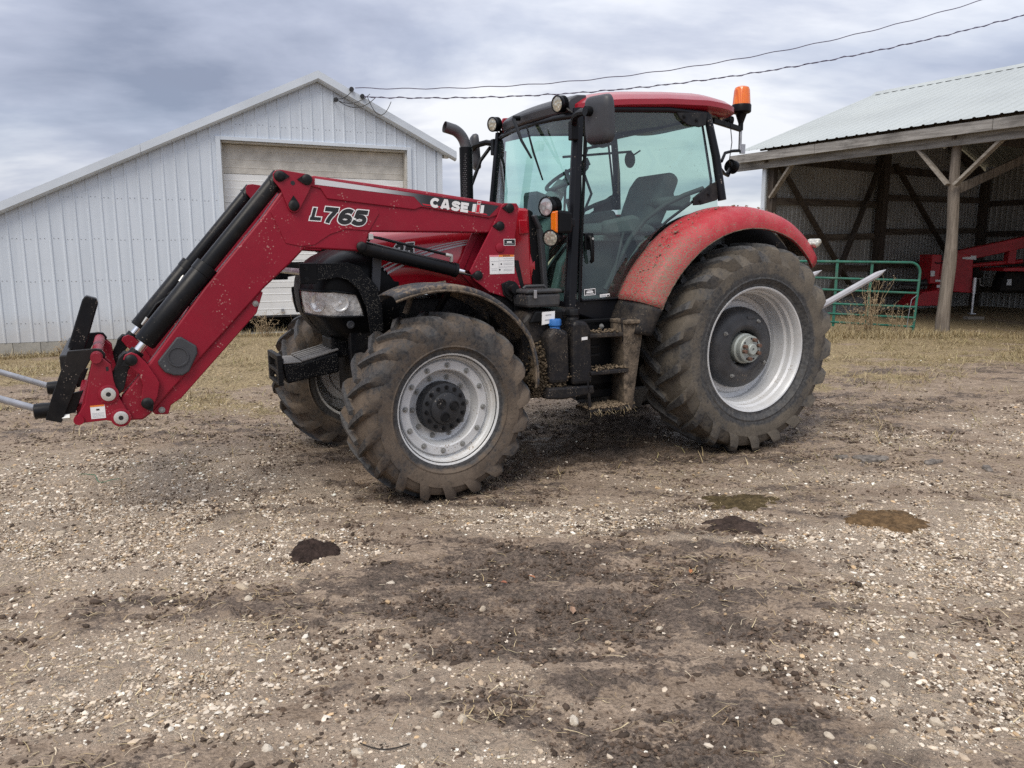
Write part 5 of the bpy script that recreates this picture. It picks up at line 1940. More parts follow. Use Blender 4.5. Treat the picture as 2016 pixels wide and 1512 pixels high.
def door(s):
    d = empty('cab_door', (0, 0, 0), (0, 0, 0), TR)
    out = [(1.470, 1.31), (1.455, 1.285), (1.06, 1.295), (1.035, 1.33), (.985, 1.47), (.905, 1.63), (.78, 1.775), (.62, 1.895), (.40, 2.025), (.175, 2.155), (.165, 2.22), (.265, 2.735), (.50, 2.762), (.85, 2.757), (1.12, 2.735), (1.375, 2.655)]
    n = len(out)
    g = MB()
    g.add([(x, s * (side_y(z) + .004 + (.012 if 1.6 < z < 2.6 else 0)), z) for x, z in out], [tuple(range(n))])
    g.build('door_glass', G_SIDE, d, 0)
    seal = [(x, s * (side_y(z) + .002), z) for x, z in out]
    MB().tube(seal + [seal[0]], .011, 6).build('glass_seal', BLK_P, d, 50)
    # tubular inner frame that follows the lower curve of the door
    path = [(1.44, 1.36), (1.42, 1.9), (1.40, 2.55)]
    MB().tube([(x, s * (side_y(z) - .05), z) for x, z in path], .017, 8).build('inner_frame', CABF, d, 50)
    path = [(1.20, 1.36), (1.08, 1.55), (.95, 1.75), (.80, 1.90), (.60, 2.02), (.40, 2.10), (.2, 2.16)]
    MB().tube([(x, s * (side_y(z) - .06), z) for x, z in path], .020, 8).build('inner_frame', INT_D, d, 50)
    h = MB()
    h.tube([(1.392, s * (side_y(1.76) + .03), 1.765), (1.388, s * (side_y(1.76) + .055), 1.755), (1.383, s * (side_y(1.65) + .055), 1.65), (1.378, s * (side_y(1.59) + .045), 1.59), (1.385, s * (side_y(1.57) + .03), 1.575)], [.022, .022, .016, .016, .012], 8)
    h.build('door_handle', BLK_P, d, 50)
    MB().prism([(1.425, 1.795), (1.345, 1.795), (1.345, 1.67), (1.425, 1.67)], lambda x, z: s * (side_y(z) + .006), lambda x, z: s * (side_y(z) + .026)).build('handle_plate', BLK_P, d, 0, .006)
    MB().cyl((1.388, s * (side_y(1.75) + .076), 1.752), (1.388, s * (side_y(1.75) + .080), 1.752), .009, n=12).build('key_lock', ZINC, d, 40)
    if s > 0:
        oy = .010
        for nm, m, (x0, x1, z0, z1), k in (('sticker', WHT, (1.437, 1.335, 1.322, 1.372), 0), ('sticker', BLKPR, (1.432, 1.340, 1.327, 1.367), .0012), ('sticker', WHT, (1.296, 1.205, 1.306, 1.328), 0)):
            MB().prism([(x0, z0), (x1, z0 + .006), (x1, z1 + .006), (x0, z1)], lambda x, z: side_y(z) + oy + k - .0008, lambda x, z: side_y(z) + oy + k).build(nm, m, d, 0)
        for x0, x1, z, hh in ((1.418, 1.358, 1.342, .012), (1.425, 1.35, 1.332, .004), (1.41, 1.365, 1.358, .004)):
            MB().prism([(x0, z), (x1, z + .004), (x1, z + .004 + hh), (x0, z + hh)], lambda x, z: side_y(z) + oy + .0013, lambda x, z: side_y(z) + oy + .002).build('sticker_print', WHT, d, 0)
        MB().prism([(1.29, 1.312), (1.237, 1.312), (1.237, 1.324), (1.29, 1.322)], lambda x, z: side_y(z) + oy + .0002, lambda x, z: side_y(z) + oy + .001).build('sticker_print', GREYPR, d, 0)
        MB().prism([(1.23, 1.313), (1.21, 1.314), (1.21, 1.324), (1.23, 1.323)], lambda x, z: side_y(z) + oy + .0002, lambda x, z: side_y(z) + oy + .001).build('sticker_print', BLKPR, d, 0)
    # gas strut inside
    MB().cyl((1.155, s * (side_y(1.4) - .035), 1.40), (1.02, s * (side_y(1.9) - .04), 1.80), .010, n=8).build('gas_strut', INT_D, d, 40)
    MB().ell((1.16, s * (side_y(1.4) - .02), 1.39), (.022, .02, .022)).build('strut_ball', INT_D, d, 40)


door(1)
door(-1)
# windscreen, bowed forward, down beside the hood
rows = []
for i in range(13):
    f = i / 12
    a, b = AL[0].lerp(AL[1], f), None
    row = []
    for k in range(17):
        u = -1 + 2 * k / 16
        row.append((a.x + .012 + .07 * (1 - u * u) * (1 - .2 * f), a.y * u * .985, a.z + .02 - .0 * f))
    rows.append(row)
MB().grid(rows).build('windscreen', G_WIND, TR, 60)
MB().grid([[(.075 + .10 * f - .05 * (1 - u * u), u * (.745 - .08 * f), 1.75 + .98 * f) for u in np.linspace(-1, 1, 9)] for f in np.linspace(0, 1, 5)]).build('rear_window', G_SIDE, TR, 60)
MB().box((.80, 0, 1.245), (1.55, 1.40, .05)).build('cab_floor', INT_D, TR, 0)
MB().box((.02, 0, 1.50), (.06, 1.40, .52)).build('cab_rear_wall', INT_D, TR, 0, .01)
for s in (1, -1):
    MB().prism([(.95, 1.28), (.88, 1.55), (.74, 1.72), (.55, 1.82), (.05, 1.86), (.05, 1.28)], s * .50, s * .735).build('inner_fender', INT, TR, 0, .02)
MB().prism([(.80, 1.86), (.25, 1.90), (.25, 1.80), (.80, 1.80)], -.66, -.30).build('side_console', INT_D, TR, 0, .03)
MB().prism([(1.0, 1.95), (.45, 2.03), (.40, 1.93), (.98, 1.86)], -.34, -.26).build('armrest', SEATM, TR, 0, .03)
MB().prism([(1.50, 2.16), (1.30, 2.10), (1.30, 1.95), (1.50, 1.90)], -.12, .12).build('instrument_panel', INT_D, TR, 0, .04)
MB().tube([(1.46, 0, 1.28), (1.42, 0, 1.75), (1.30, 0, 2.05), (1.17, 0, 2.23)], [.10, .11, .085, .05], 12).build('steering_column', INT, TR, 50)
sw = empty('steering_wheel', (1.13, 0, 2.275), (0, rad(33), 0), TR)
MB().tube([(.195 * math.cos(2 * PI * k / 32), .195 * math.sin(2 * PI * k / 32), 0) for k in range(33)], .016, 8).build('wheel_rim', INT_D, sw, 50)
for a in (.0, 2.2, -2.2):
    MB().beam((.03 * math.cos(a), .03 * math.sin(a), -.03), (.19 * math.cos(a), .19 * math.sin(a), 0), .035, .012).build('spoke', INT_D, sw, 0, .003)
MB().lathe([(.0, .0), (.055, -.005), (.06, -.03), (.04, -.06)], (0, 0, 0), 16, 'z').build('wheel_hub', INT_D, sw, 40)
MB().tube([(-.17, .12, .0), (-.17, .12, .06)], [.02, .024], 8).build('spinner_knob', INT_D, sw, 50)
seat = empty('driver_seat', (0, 0, 0), (0, 0, 0), TR)
MB().prism([(.92, 1.80), (.90, 1.885), (.80, 1.90), (.45, 1.885), (.38, 1.86), (.36, 1.79)], -.26, .26).build('seat_cushion', SEATM, seat, 40, .04, 3)
MB().prism([(.46, 1.87), (.40, 2.05), (.33, 2.22), (.25, 2.325), (.16, 2.33), (.10, 2.27), (.20, 2.05), (.30, 1.86)], -.24, .24).build('seat_back', SEATM, seat, 40, .05, 3)
MB().prism([(.42, 2.10), (.05, 2.14), (.06, 2.06), (.15, 2.00), (.40, 2.02)], .14, .34).build('seat_bolster', SEATM, seat, 40, .03)
MB().box((.62, 0, 1.52), (.42, .40, .50)).build('seat_base', INT_D, seat, 0, .03)
MB().box((.66, .0, 1.765), (.50, .46, .05)).build('seat_slide', INT, seat, 0, .01)
MB().prism([(.95, 1.78), (.62, 1.80), (.60, 1.93), (.68, 1.955), (.98, 1.90)], .27, .36).build('seat_armrest', SEATM, seat, 40, .03)
MB().tube([(.55, -.70, 1.95), (.44, -.68, 2.2), (.56, -.67, 2.45), (.50, -.66, 2.62), (.2, -.64, 2.68)], .014, 8).build('grab_handle', INT_D, TR, 50)
MB().tube([(.74, -.69, 2.0), (.72, -.69, 2.42)], .012, 6).build('grab_handle', INT_D, TR, 50)
MB().tube([(.25, -.30, 2.56), (.9, -.45, 2.50)], .012, 6).build('blind_bar', INT_D, TR, 50)
MB().ell((.30, -.25, 2.48), (.06, .02, .075)).build('inner_mirror', INT_D, TR, 50)
MB().tube([(.22, -.2, 2.56), (.30, -.25, 2.50)], .008, 6).build('mirror_stalk', INT_D, TR, 50)
MB().tube([(.86, -.36, 1.95), (.90, -.36, 2.08), (.91, -.35, 2.12)], [.015, .014, .024], 8).build('control_lever', INT_D, TR, 50)
MB().tube([(.72, -.40, 1.90), (.75, -.40, 2.05), (.75, -.39, 2.09)], [.012, .012, .022], 8).build('control_lever', INT_D, TR, 50)
MB().tube([(1.25, -.62, 1.6), (1.12, -.62, 2.02), (1.14, -.60, 2.10), (1.05, -.60, 2.12)], .014, 8).build('grab_handle', INT_D, TR, 50)
MB().tube([(.15, .20, 2.12), (.17, .20, 2.22)], .008, 6).build('control_stalk', INT_D, TR, 50)
MB().ell((.17, .20, 2.25), (.022, .022, .032)).build('control_knob', INT_D, TR, 50)

# roof
RL = [(2.765, -.12, 1.34, .620, .0), (2.775, -.15, 1.38, .670, .01), (2.805, -.205, 1.43, .715, .02), (2.845, -.205, 1.43, .715, .02), (2.885, -.17, 1.38, .655, .02), (2.925, -.10, 1.27, .55, .01), (2.952, .02, 1.10, .40, 0), (2.965, .25, .8, .2, 0)]


def roof_row(z, xa, xb, w, dr, n=64):
    cx, hx = (xa + xb) / 2, (xb - xa) / 2
    out = []
    for k in range(n):
        a = 2 * PI * k / n
        c, s_ = math.cos(a), math.sin(a)
        p = .33
        x = cx + hx * math.copysign(abs(c) ** p, c)
        y = w * math.copysign(abs(s_) ** p, s_)
        drop = .095 * max(0, (x - .25) / 1.2) ** 1.6 + .030 * max(0, (.25 - x) / .45) ** 1.5
        out.append((x, y, z - drop))
    return out


mb = MB()
rows = [roof_row(*r) for r in RL]
mb.grid(rows, True)
mb.add(rows[-1], [tuple(range(64))])
roof = mb.build('cab_roof', R_ROOF, TR, 30)
mb = MB()
rr = roof_row(2.762, -.10, 1.34, .62, 0)
mb.add([(x, y, z + .004) for x, y, z in rr], [tuple(range(64))])
mb.build('headliner', HEAD, roof, 0)
for s in (1, -1):
    MB().tube([(1.40, s * .672, 2.655), (1.1, s * .672, 2.725), (.6, s * .67, 2.755), (.2, s * .668, 2.745)], .026, 8).build('roof_rail', CABF, TR, 50)
MB().tube([(1.425, -.672, 2.66), (1.46, -.4, 2.675), (1.475, 0, 2.68), (1.46, .4, 2.675), (1.425, .672, 2.66)], .03, 8).build('roof_rail', CABF, TR, 50)
MB().tube([(.195, -.668, 2.74), (.16, 0, 2.745), (.195, .668, 2.74)], .028, 8).build('roof_rail', CABF, TR, 50)
# dark visor along the roof front
rows = []
for k in range(21):
    u = -1 + 2 * k / 20
    bx = -.07 * u * u
    e = 1 - .25 * max(0, abs(u) - .85) / .15
    rows.append([(1.36 + bx, u * .56, 2.835), (1.44 + bx, u * .56, 2.830), (1.505 + bx, u * .56, 2.80 - .01 * (1 - e)), (1.53 + bx, u * .56, 2.765), (1.515 + bx, u * .56, 2.70), (1.45 + bx, u * .56, 2.675), (1.36 + bx, u * .56, 2.68)])
mb = MB().grid(rows, True)
mb.add(rows[0], [tuple(range(7))]).add(rows[-1], [tuple(range(7))])
mb.build('visor', GREY_P, roof, 30, .01)
MB().prism([(1.30, 2.835), (1.435, 2.825), (1.46, 2.77), (1.43, 2.69), (1.30, 2.70)], -.60, -.575).build('visor_end', R_ROOF, roof, 0, .006)


def work_lamp(name, p, aim, r, lens, parent=TR, oval=1.0, deep=.07, stalk=None):
    w = empty(name, (0, 0, 0), (0, 0, 0), parent)
    d = Vector(aim).normalized()
    M = Matrix.Translation(Vector(p)) @ d.to_track_quat('Y', 'Z').to_matrix().to_4x4() @ Matrix.Diagonal((oval, 1, 1, 1))
    MB().lathe([(0, -deep), (r * .55, -deep), (r * .85, -deep * .55), (r * .98, -deep * .2), (r, 0), (r * .98, .008), (r * .86, .010), (r * .84, .002)], n=28).xf(M).build('lamp_housing', BLK_P, w, 35)
    for k in range(6):
        MB().lathe([(r * .6, -deep * .85 + k * .009), (r * .97, -deep * .85 + k * .009), (r * .97, -deep * .85 + k * .009 + .003), (r * .6, -deep * .85 + k * .009 + .003)], n=20).xf(M).build('cooling_fin', BLK_P, w, 0)
    MB().lathe([(r * .85, .004), (r * .5, .007), (0, .008)], n=28).xf(M).build('lamp_lens', lens, w, 40)
    if stalk:
        MB().tube([p, (Vector(p) + Vector(stalk)) / 2, stalk] if False else [Vector(p) - d * deep * .5, Vector(stalk)], .012, 6).build('lamp_bracket', BLK_P, w, 40)
    return w


work_lamp('work_lamp', (1.53, .53, 2.755), (1, .22, -.12), .064, LED, stalk=(1.44, .60, 2.68))
work_lamp('work_lamp', (1.54, -.58, 2.765), (1, .30, -.12), .064, LED, stalk=(1.42, -.60, 2.68))
work_lamp('road_lamp', (1.77, .775, 1.983), (1, .35, -.05), .074, HALO, deep=.11, stalk=(1.62, .80, 1.86))
work_lamp('work_lamp', (1.765, .83, 1.757), (1, .45, -.10), .062, LED, oval=1.15, stalk=(1.65, .80, 1.80))
ti = empty('turn_signal', (0, 0, 0), (0, 0, 0), TR)
MB().prism([(1.736, 1.785), (1.62, 1.79), (1.61, 1.85), (1.62, 1.945), (1.736, 1.957)], .80, .897).build('signal_housing', BLK_P, ti, 0, .02)
MB().prism([(1.737, 1.79), (1.757, 1.80), (1.757, 1.945), (1.737, 1.952)], .812, .890).build('signal_lens', AMBER, ti, 0, .008)
MB().box((1.60, .78, 1.87), (.09, .10, .06)).build('signal_bracket', CABF, ti, 0, .008)
MB().beam((1.70, .79, 2.02), (1.69, .80, 1.74), .03, .03).build('signal_bracket', BLK_P, ti, 0, .004)

# mirrors


def mirror(s, c, arm):
    m = empty('side_mirror', (0, 0, 0), (0, 0, 0), TR)
    cx, cy, cz = c
    out = []
    for k in range(40):
        a = 2 * PI * k / 40
        ca, sa = math.cos(a), math.sin(a)
        out.append((.118 * math.copysign(abs(ca) ** .35, ca), .164 * math.copysign(abs(sa) ** .35, sa)))
    rows = []
    for d, sc in ((-.018, .93), (.0, 1.0), (.030, .97), (.048, .86), (.055, .60), (.057, .2)):
        rows.append([(d, u * sc, v * sc) for u, v in out])
    mb = MB().grid(rows, True)
    mb.add(rows[0], [tuple(range(40))]).add(rows[-1], [tuple(range(40))])
    M = Matrix.Translation(Vector(c)) @ Matrix.Rotation(rad(18) * s, 4, 'Z') @ Matrix.Rotation(rad(4), 4, 'Y')
    mb.xf(M)
    mb.build('mirror_housing', GREY_P, m, 40)
    g = MB()
    g.add([(-.0195, u * .88, v * .9) for u, v in out], [tuple(range(40))])
    g.xf(M)
    g.build('mirror_glass', CHROME, m, 0)
    MB().tube(arm, [.026] * len(arm), 8).build('mirror_arm', BLK_P, m, 40)
    e = Vector(arm[-1])
    MB().cyl(e + Vector((-.01, 0, 0)), e + Vector((.045, 0, 0)), .034, n=16).build('mirror_joint', BLK_P, m, 40)
    b = Vector(arm[0])
    MB().box(b + Vector((0, 0, -.03)), (.06, .06, .14)).build('mirror_bracket', BLK_P, m, 0, .008)


mirror(1, (1.50, 1.07, 2.565), [(1.50, .71, 2.57), (1.53, .78, 2.63), (1.56, .90, 2.635), (1.565, 1.04, 2.62)])
mirror(-1, (1.46, -1.10, 2.59), [(1.46, -.71, 2.62), (1.50, -.80, 2.64), (1.54, -.95, 2.63), (1.545, -1.06, 2.60)])
MB().tube([(1.46, -.80, 2.60), (1.56, -.80, 2.48), (1.66, -.80, 2.25), (1.68, -.80, 1.95)], .017, 8).build('hand_rail', BLK_P, TR, 50)
# wiper
wp = empty('wiper', (0, 0, 0), (0, 0, 0), TR)
MB().cyl((1.545, -.06, 2.74), (1.60, -.06, 2.735), .022, n=12).build('wiper_pivot', BLK_P, wp, 40)
MB().tube([(1.60, -.06, 2.73), (1.645, .16, 2.53), (1.65, .33, 2.38)], [.018, .013, .009], 6).build('wiper_arm', BLK_P, wp, 40)
MB().tube([(1.60, .16, 2.65), (1.63, .33, 2.42), (1.645, .50, 2.20)], [.007, .010, .007], 6).build('wiper_blade', BLK_P, wp, 40)
# wires at the lamps
MB().tube([(1.47, .60, 2.70), (1.45, .66, 2.66), (1.42, .70, 2.68)], .004, 5).build('lamp_wire', BLK_P, TR, 40)
MB().tube([(1.50, -.58, 2.71), (1.47, -.57, 2.66), (1.44, -.56, 2.69)], .004, 5).build('lamp_wire', BLK_P, TR, 40)

# beacon and rear lamps
bc = empty('warning_beacon', (-.372, .45, 2.842), (0, 0, 0), TR)
MB().lathe([(0, .208), (.040, .206), (.058, .196), (.067, .172), (.076, .060), (.078, .052)], n=28, axis='z').build('beacon_dome', AMBER, bc, 40)
MB().lathe([(.080, .055), (.084, .045), (.084, -.005), (.076, -.015), (.048, -.024), (.036, -.06), (.022, -.10), (.0, -.10)], n=28, axis='z').build('beacon_base', BLK_P, bc, 35)
MB().cyl((0, 0, -.10), (0, 0, -.33), .014, n=10).build('beacon_pole', STEEL, bc, 40)
MB().cyl((0, 0, -.09), (0, 0, -.16), .022, n=10).build('pole_clamp', BLK_P, bc, 40)
MB().beam((.0, 0, -.15), (.42, .12, -.12), .03, .045).build('beacon_arm', BLK_P, bc, 0, .006)
MB().tube([(.0, 0, -.33), (.10, .02, -.34), (.24, .08, -.37), (.33, .14, -.45)], .013, 8).build('beacon_stay', BLK_P, bc, 50)
MB().box((-.03, 0, -.315), (.05, .02, .08)).build('stay_plate', STEEL, bc, 0)
work_lamp('work_lamp', (-.30, .40, 2.76), (-1, .2, -.15), .045, LED, stalk=(-.22, .45, 2.77))
work_lamp('work_lamp', (-.30, .46, 2.365), (-1, -.1, -.25), .058, LED, stalk=(-.14, .55, 2.30))
MB().tube([(.10, .72, 2.33), (-.05, .62, 2.29), (-.22, .48, 2.29), (-.26, .46, 2.33)], .014, 8).build('lamp_bracket', BLK_P, TR, 40)
MB().tube([(-.15, .55, 2.77), (-.14, .60, 2.55), (-.10, .62, 2.40), (-.25, .48, 2.36)], .004, 5).build('lamp_wire', BLK_P, TR, 40)

# ---------------------------------------------------------------- rear fenders


def fender_red():
    t = NT('muddy_fender_red')
    n = t.noise(4.5, 6, .65)
    nf = t.noise(34, 5, .65)
    c = t.mix(t.sstep(n, .3, .7), (.37, .011, .024), (.43, .024, .036))
    x, y, z = t.sep(t.coord())
    # mud thrown up by the tyre: heaviest on the flank ahead of the wheel
    w = t.math('ADD', t.math('MULTIPLY', t.sstep(x, .35, .98), .26), t.math('MULTIPLY', t.sstep(y, .92, 1.10), .10))
    film = t.math('MULTIPLY', t.sstep(t.math('ADD', t.noise(9, 6, .7), t.math('MULTIPLY', w, .6)), .44, .74), .55)
    c = t.mix(t.math('ADD', t.math('MULTIPLY', film, .28), .04), c, (.42, .22, .19))
    v = t.voro(150, t.mapped(t.coord(), (1, 1, .6), rot=(0, .6, 0)))
    k = t.math('MULTIPLY', t.sstep(v, .36, .22), t.sstep(t.math('ADD', t.noise(7, 4, .6), t.math('MULTIPLY', w, .75)), .62, .72))
    k2 = t.math('MULTIPLY', t.sstep(t.math('ADD', t.noise(1.0, 4, .62, t.mapped(t.coord(), (70, 70, 120))), t.math('MULTIPLY', w, .45)), .60, .67), t.sstep(t.math('ADD', t.noise(6, 4), t.math('MULTIPLY', w, .9)), .40, .62))
    kk = t.math('MAXIMUM', t.math('MULTIPLY', k, .6), k2)
    c = t.mix(kk, c, t.mix(nf, (.16, .115, .085), (.30, .215, .165)))
    return t.done(t.bsdf(c, t.fmix(kk, .48, .95), 0, t.bump(t.math('ADD', t.math('MULTIPLY', kk, 1.5), t.math('MULTIPLY', nf, .2)), .35, .006), .05, .35))


FEND_R = fender_red()


def rear_fender(s):
    f = empty('rear_fender', (0, 0, 0), (0, 0, 0), TR)
    sect = [(.745, 1.195, 0), (.80, 1.195, 0), (.92, 1.185, 0), (1.00, 1.165, 0), (1.055, 1.13, 0), (1.085, 1.085, 0), (1.10, 1.035, 0), (1.098, 1.005, 0), (1.075, .995, 0)]
    rows = []
    for i in range(41):
        t = i / 40
        a = rad(21.5 + 115 * t)
        sc = 1 - .055 * t ** 1.6 + .015 * max(0, .2 - t) / .2
        row = []
        for y, r, _ in sect:
            rr = r * sc
            tuck = 0
            row.append((rr * math.cos(a), s * (y - .05 * max(0, t - .8) / .2), .845 + rr * math.sin(a)))
        rows.append(row)
    o = MB().grid(rows).build('fender_skin', FEND_R, f, 40)
    so = o.modifiers.new('thickness', 'SOLIDIFY')
    so.thickness = .018
    so.offset = -1
    under = [[(p[0] * .965, p[1], .845 + (p[2] - .845) * .965) for p in r[:7]] for r in rows]
    MB().grid(under).build('wheel_arch', CAKED, f, 40)
    arch = [(1.17 * math.cos(rad(10 + 126 * i / 30)), .845 + (1.17 - .06 * (i / 30) ** 1.6) * math.sin(rad(10 + 126 * i / 30))) for i in range(31)] + [(-.30, .9), (.5, .8)]
    MB().prism(arch, s * .60, s * .64).build('inner_wheel_arch', BLK_P, f, 0)
    # black lower flare ahead of the wheel
    lo = []
    for i in range(7):
        t = i / 6
        a = rad(21.5 - 12 * t)
        lo.append([((r * (1.005 + .02 * t)) * math.cos(a), s * (y - .03 * t), .845 + r * (1.005 + .02 * t) * math.sin(a)) for y, r, _ in sect[:8]])
    q = MB().grid(lo).build('fender_flare', BLK_MUD, f, 40)
    so = q.modifiers.new('thickness', 'SOLIDIFY')
    so.thickness = .018
    so.offset = -1
    # tail lamp
    MB().box((-.74, s * .98, 1.70), (.05, .14, .09), Matrix.Rotation(-.9, 3, 'Y')).build('tail_lamp', LED, f, 0, .02)
    return f


RF = rear_fender(1)
rear_fender(-1)


def fender_mud():
    """clods of mud stuck to the near rear fender"""
    n = 650
    pos, rr, cc = [], [], []
    for i in range(n):
        t = random.random() ** 1.3
        a = rad(23 + 105 * t)
        sidey = random.random()
        dense = math.exp(-((t - .10) / .14) ** 2) if sidey > .5 else .3
        if random.random() > dense + .15:
            continue
        y = .82 + .27 * sidey
        R = 1.196 - .155 * max(0, (y - .92) / .17) ** 2.0
        R *= 1 - .055 * t ** 1.6
        pos.append((R * math.cos(a), y, .845 + R * math.sin(a)))
        rr.append(random.uniform(.002, .0075) * (1.9 if random.random() < .08 else 1))
        cc.append([.24 * random.uniform(.6, 1.3)] * 3)
    c = np.array(cc) * np.array([[1, .78, .58]])
    o = lumps('mud_splatter', np.array(pos), np.array(rr), c, vcol_mat('dried_splatter', .95, .2, .5, 90), (.5, .9), .45, .4, .5)
    o.parent = RF
    o['kind'] = 'stuff'


fender_mud()

# ---------------------------------------------------------------- tanks, steps, tool box on the near side
TK = empty('fuel_tank', (0, 0, 0), (0, 0, 0), TR)
MB().prism([(2.02, .80), (2.02, 1.16), (1.95, 1.245), (1.52, 1.245), (1.52, .62), (1.80, .60)], .42, .86).build('tank_body', BLK_MUD, TK, 0, .05, 3)
MB().prism([(1.86, .70), (1.875, 1.06), (1.82, 1.115), (1.70, 1.09), (1.685, .70)], .80, .985).build('tank_lobe', BLK_MUD, TK, 0, .035, 3)
MB().prism([(1.675, .68), (1.675, 1.13), (1.655, 1.165), (1.55, 1.15), (1.515, 1.09), (1.50, .68)], .78, 1.0).build('tank_lobe', BLK_MUD, TK, 0, .03, 3)
MB().prism([(1.90, .60), (1.88, .68), (1.49, .672), (1.485, .605), (1.75, .585)], .45, 1.0).build('tank_skid', BLK_MUD, TK, 0, .015)
MB().prism([(1.98, 1.15), (1.70, 1.16), (1.70, 1.236), (1.93, 1.236)], .86, .90).build('tank_panel', BLK_P, TK, 0, .012)


def cap(p, r, h, mat):
    c = empty('filler_cap', p, (0, 0, 0), TK)
    MB().lathe([(r * .92, -.05), (r * .92, .0), (r * .80, .004), (r * .80, .02), (r, .026), (r * 1.02, .03), (r * 1.02, h), (r * .95, h + .012), (0, h + .014)], n=10, axis='z').build('cap_top', mat, c, 25, .003)


cap((1.775, .90, 1.10), .048, .062, BLUE)
cap((1.622, .90, 1.168), .052, .060, CAST)
MB().prism([(1.885, 1.135), (1.778, 1.150), (1.775, 1.232), (1.882, 1.228)], .902, .9045).build('sticker', WHT, TK, 0)
for x, z, w in ((1.83, 1.20, .05), (1.83, 1.165, .06)):
    MB().prism([(x + w / 2, z), (x - w / 2, z + .003), (x - w / 2, z + .012), (x + w / 2, z + .009)], .9046, .9055).build('sticker_print', GREYPR, TK, 0)
MB().prism([(1.605, 1.015), (1.555, 1.018), (1.555, 1.04), (1.605, 1.037)], 1.001, 1.003).build('sticker', WHT, TK, 0)
TB = empty('tool_box', (0, 0, 0), (0, 0, 0), TR)
TBM = surf('dusty_grey_box', (.032, .033, .036), .55, var=.15, dust=.4, dustcol=(.16, .135, .105), speck=.15)
MB().prism([(1.995, 1.262), (1.725, 1.262), (1.72, 1.362), (2.0, 1.362)], .66, .90).build('box_body', TBM, TB, 0, .02)
MB().prism([(2.01, 1.364), (1.71, 1.364), (1.715, 1.392), (2.0, 1.394)], .65, .91).build('box_lid', TBM, TB, 0, .012)
MB().prism([(1.955, 1.33), (1.93, 1.33), (1.93, 1.39), (1.955, 1.39)], .905, .918).build('latch', STEEL, TB, 0, .003)
MB().tube([(1.97, .78, 1.395), (1.95, .78, 1.412), (1.80, .78, 1.412), (1.78, .78, 1.395)], .012, 8).build('box_handle', TBM, TB, 50)
ST = empty('access_steps', (0, 0, 0), (0, 0, 0), TR)
MB().prism([(1.20, 1.16), (1.255, 1.16), (1.165, .46), (1.105, .455)], .985, 1.0).build('step_side', BLK_MUD, ST, 0, .005)
MB().prism([(1.54, .72), (1.555, .72), (1.535, .46), (1.505, .46)], .985, 1.0).build('step_side', BLK_MUD, ST, 0, .005)
MB().prism([(1.20, 1.16), (1.255, 1.16), (1.165, .46), (1.105, .455)], .70, .715).build('step_side', BLK_MUD, ST, 0, .005)
MB().box((1.36, .82, .84), (.36, .02, .62)).build('step_back', BLK_P, ST, 0, .01)
for z in (1.0, .935, .87):
    MB().box((1.40, .835, z), (.12, .02, .022)).build('step_vent', CAST, ST, 0, .004)
for z, x0, x1 in ((1.045, 1.245, 1.54), (.765, 1.195, 1.53), (.478, 1.13, 1.535)):
    MB().prism([(x1, z - .018), (x0, z - .022), (x0, z + .012), (x1, z + .014)], .80, 1.02).build('step_tread', BLK_MUD, ST, 0, .008)
pts = lambda n, x0, x1, z: np.array([(random.uniform(x0, x1), random.uniform(.84, 1.025), z + random.uniform(0, .014)) for _ in range(n)])
P_ = np.concatenate([pts(700, 1.12, 1.54, .490), pts(120, 1.2, 1.52, .78), pts(60, 1.26, 1.5, 1.06)])
o = lumps('step_mud', P_, RNG.uniform(.004, .012, len(P_)), np.array([[.17, .13, .088]]) * RNG.uniform(.6, 1.4, (len(P_), 1)), vcol_mat('step_mud_clods', .95, .2, .6, 80), (.5, .9), .4, .4, .4)
o.parent = ST
o['kind'] = 'stuff'
m = 90
V, F_, C = strips(RNG.uniform(1.12, 1.54, m), RNG.uniform(.95, 1.03, m), RNG.uniform(.46, .50, m), RNG.uniform(.03, .07, m), np.full(m, .0012), RNG.uniform(.5, 2.6, m), RNG.uniform(-.2, .5, m), RNG.normal(0, .5, m), STRAW[RNG.choice(5, m)])
V[:, 2] -= np.tile(np.repeat(np.array([0, .012, .03]), 2), m)
o = np_mesh('step_straw', V, F_, M_STRAW, {'tint': ('FLOAT_COLOR', C)})
o.parent = ST
o['kind'] = 'stuff'
for x, z in ((1.325, 1.09), (1.49, .615), (1.445, .62)):
    inst('step_bolt', BOLT, ST, (x, .84, z))
MB().box((1.36, .80, .62), (.34, .06, .06)).build('step_bracket', BLK_P, ST, 0, .006)
MB().box((1.37, .80, 1.10), (.34, .06, .06)).build('step_bracket', BLK_P, ST, 0, .006)
# caked mud behind the front wheel
n = 3200
a_ = RNG.random(n)
P_ = np.stack([1.74 + .20 * a_ + RNG.normal(0, .03, n), .86 + RNG.uniform(0, .12, n) * (1 - a_ * .6), .60 + RNG.uniform(0, .42, n) * (.35 + .65 * a_)], -1)
o = lumps('caked_mud', P_, RNG.uniform(.004, .013, n), np.array([[.095, .072, .048]]) * RNG.uniform(.5, 1.4, (n, 1)), vcol_mat('mud_cake', .95, .2, .7, 70), (.6, 1), .3, .4, .4)
o.parent = TK
o['kind'] = 'stuff'
# mud flap between the steps and the rear tyre
rows = [[(1.235 - .02 * f + .0 * k, y, 1.13 - .68 * f) for y, k in ((.80, 0), (1.0, 0))] + [(1.235 - .17 + .10 * f, 1.03, 1.13 - .68 * f)] for f in np.linspace(0, 1, 8)]
q = MB().grid(rows).build('mud_flap', CAKED, TR, 20)
so = q.modifiers.new('thickness', 'SOLIDIFY')
so.thickness = .02
MB().box((1.13, .92, 1.13), (.22, .24, .03)).build('flap_bracket', CAKED, TR, 0, .008)
MB().box((1.36, .68, 1.19), (.22, .05, .09)).build('fuse_cover', CAST, TR, 0, .01)

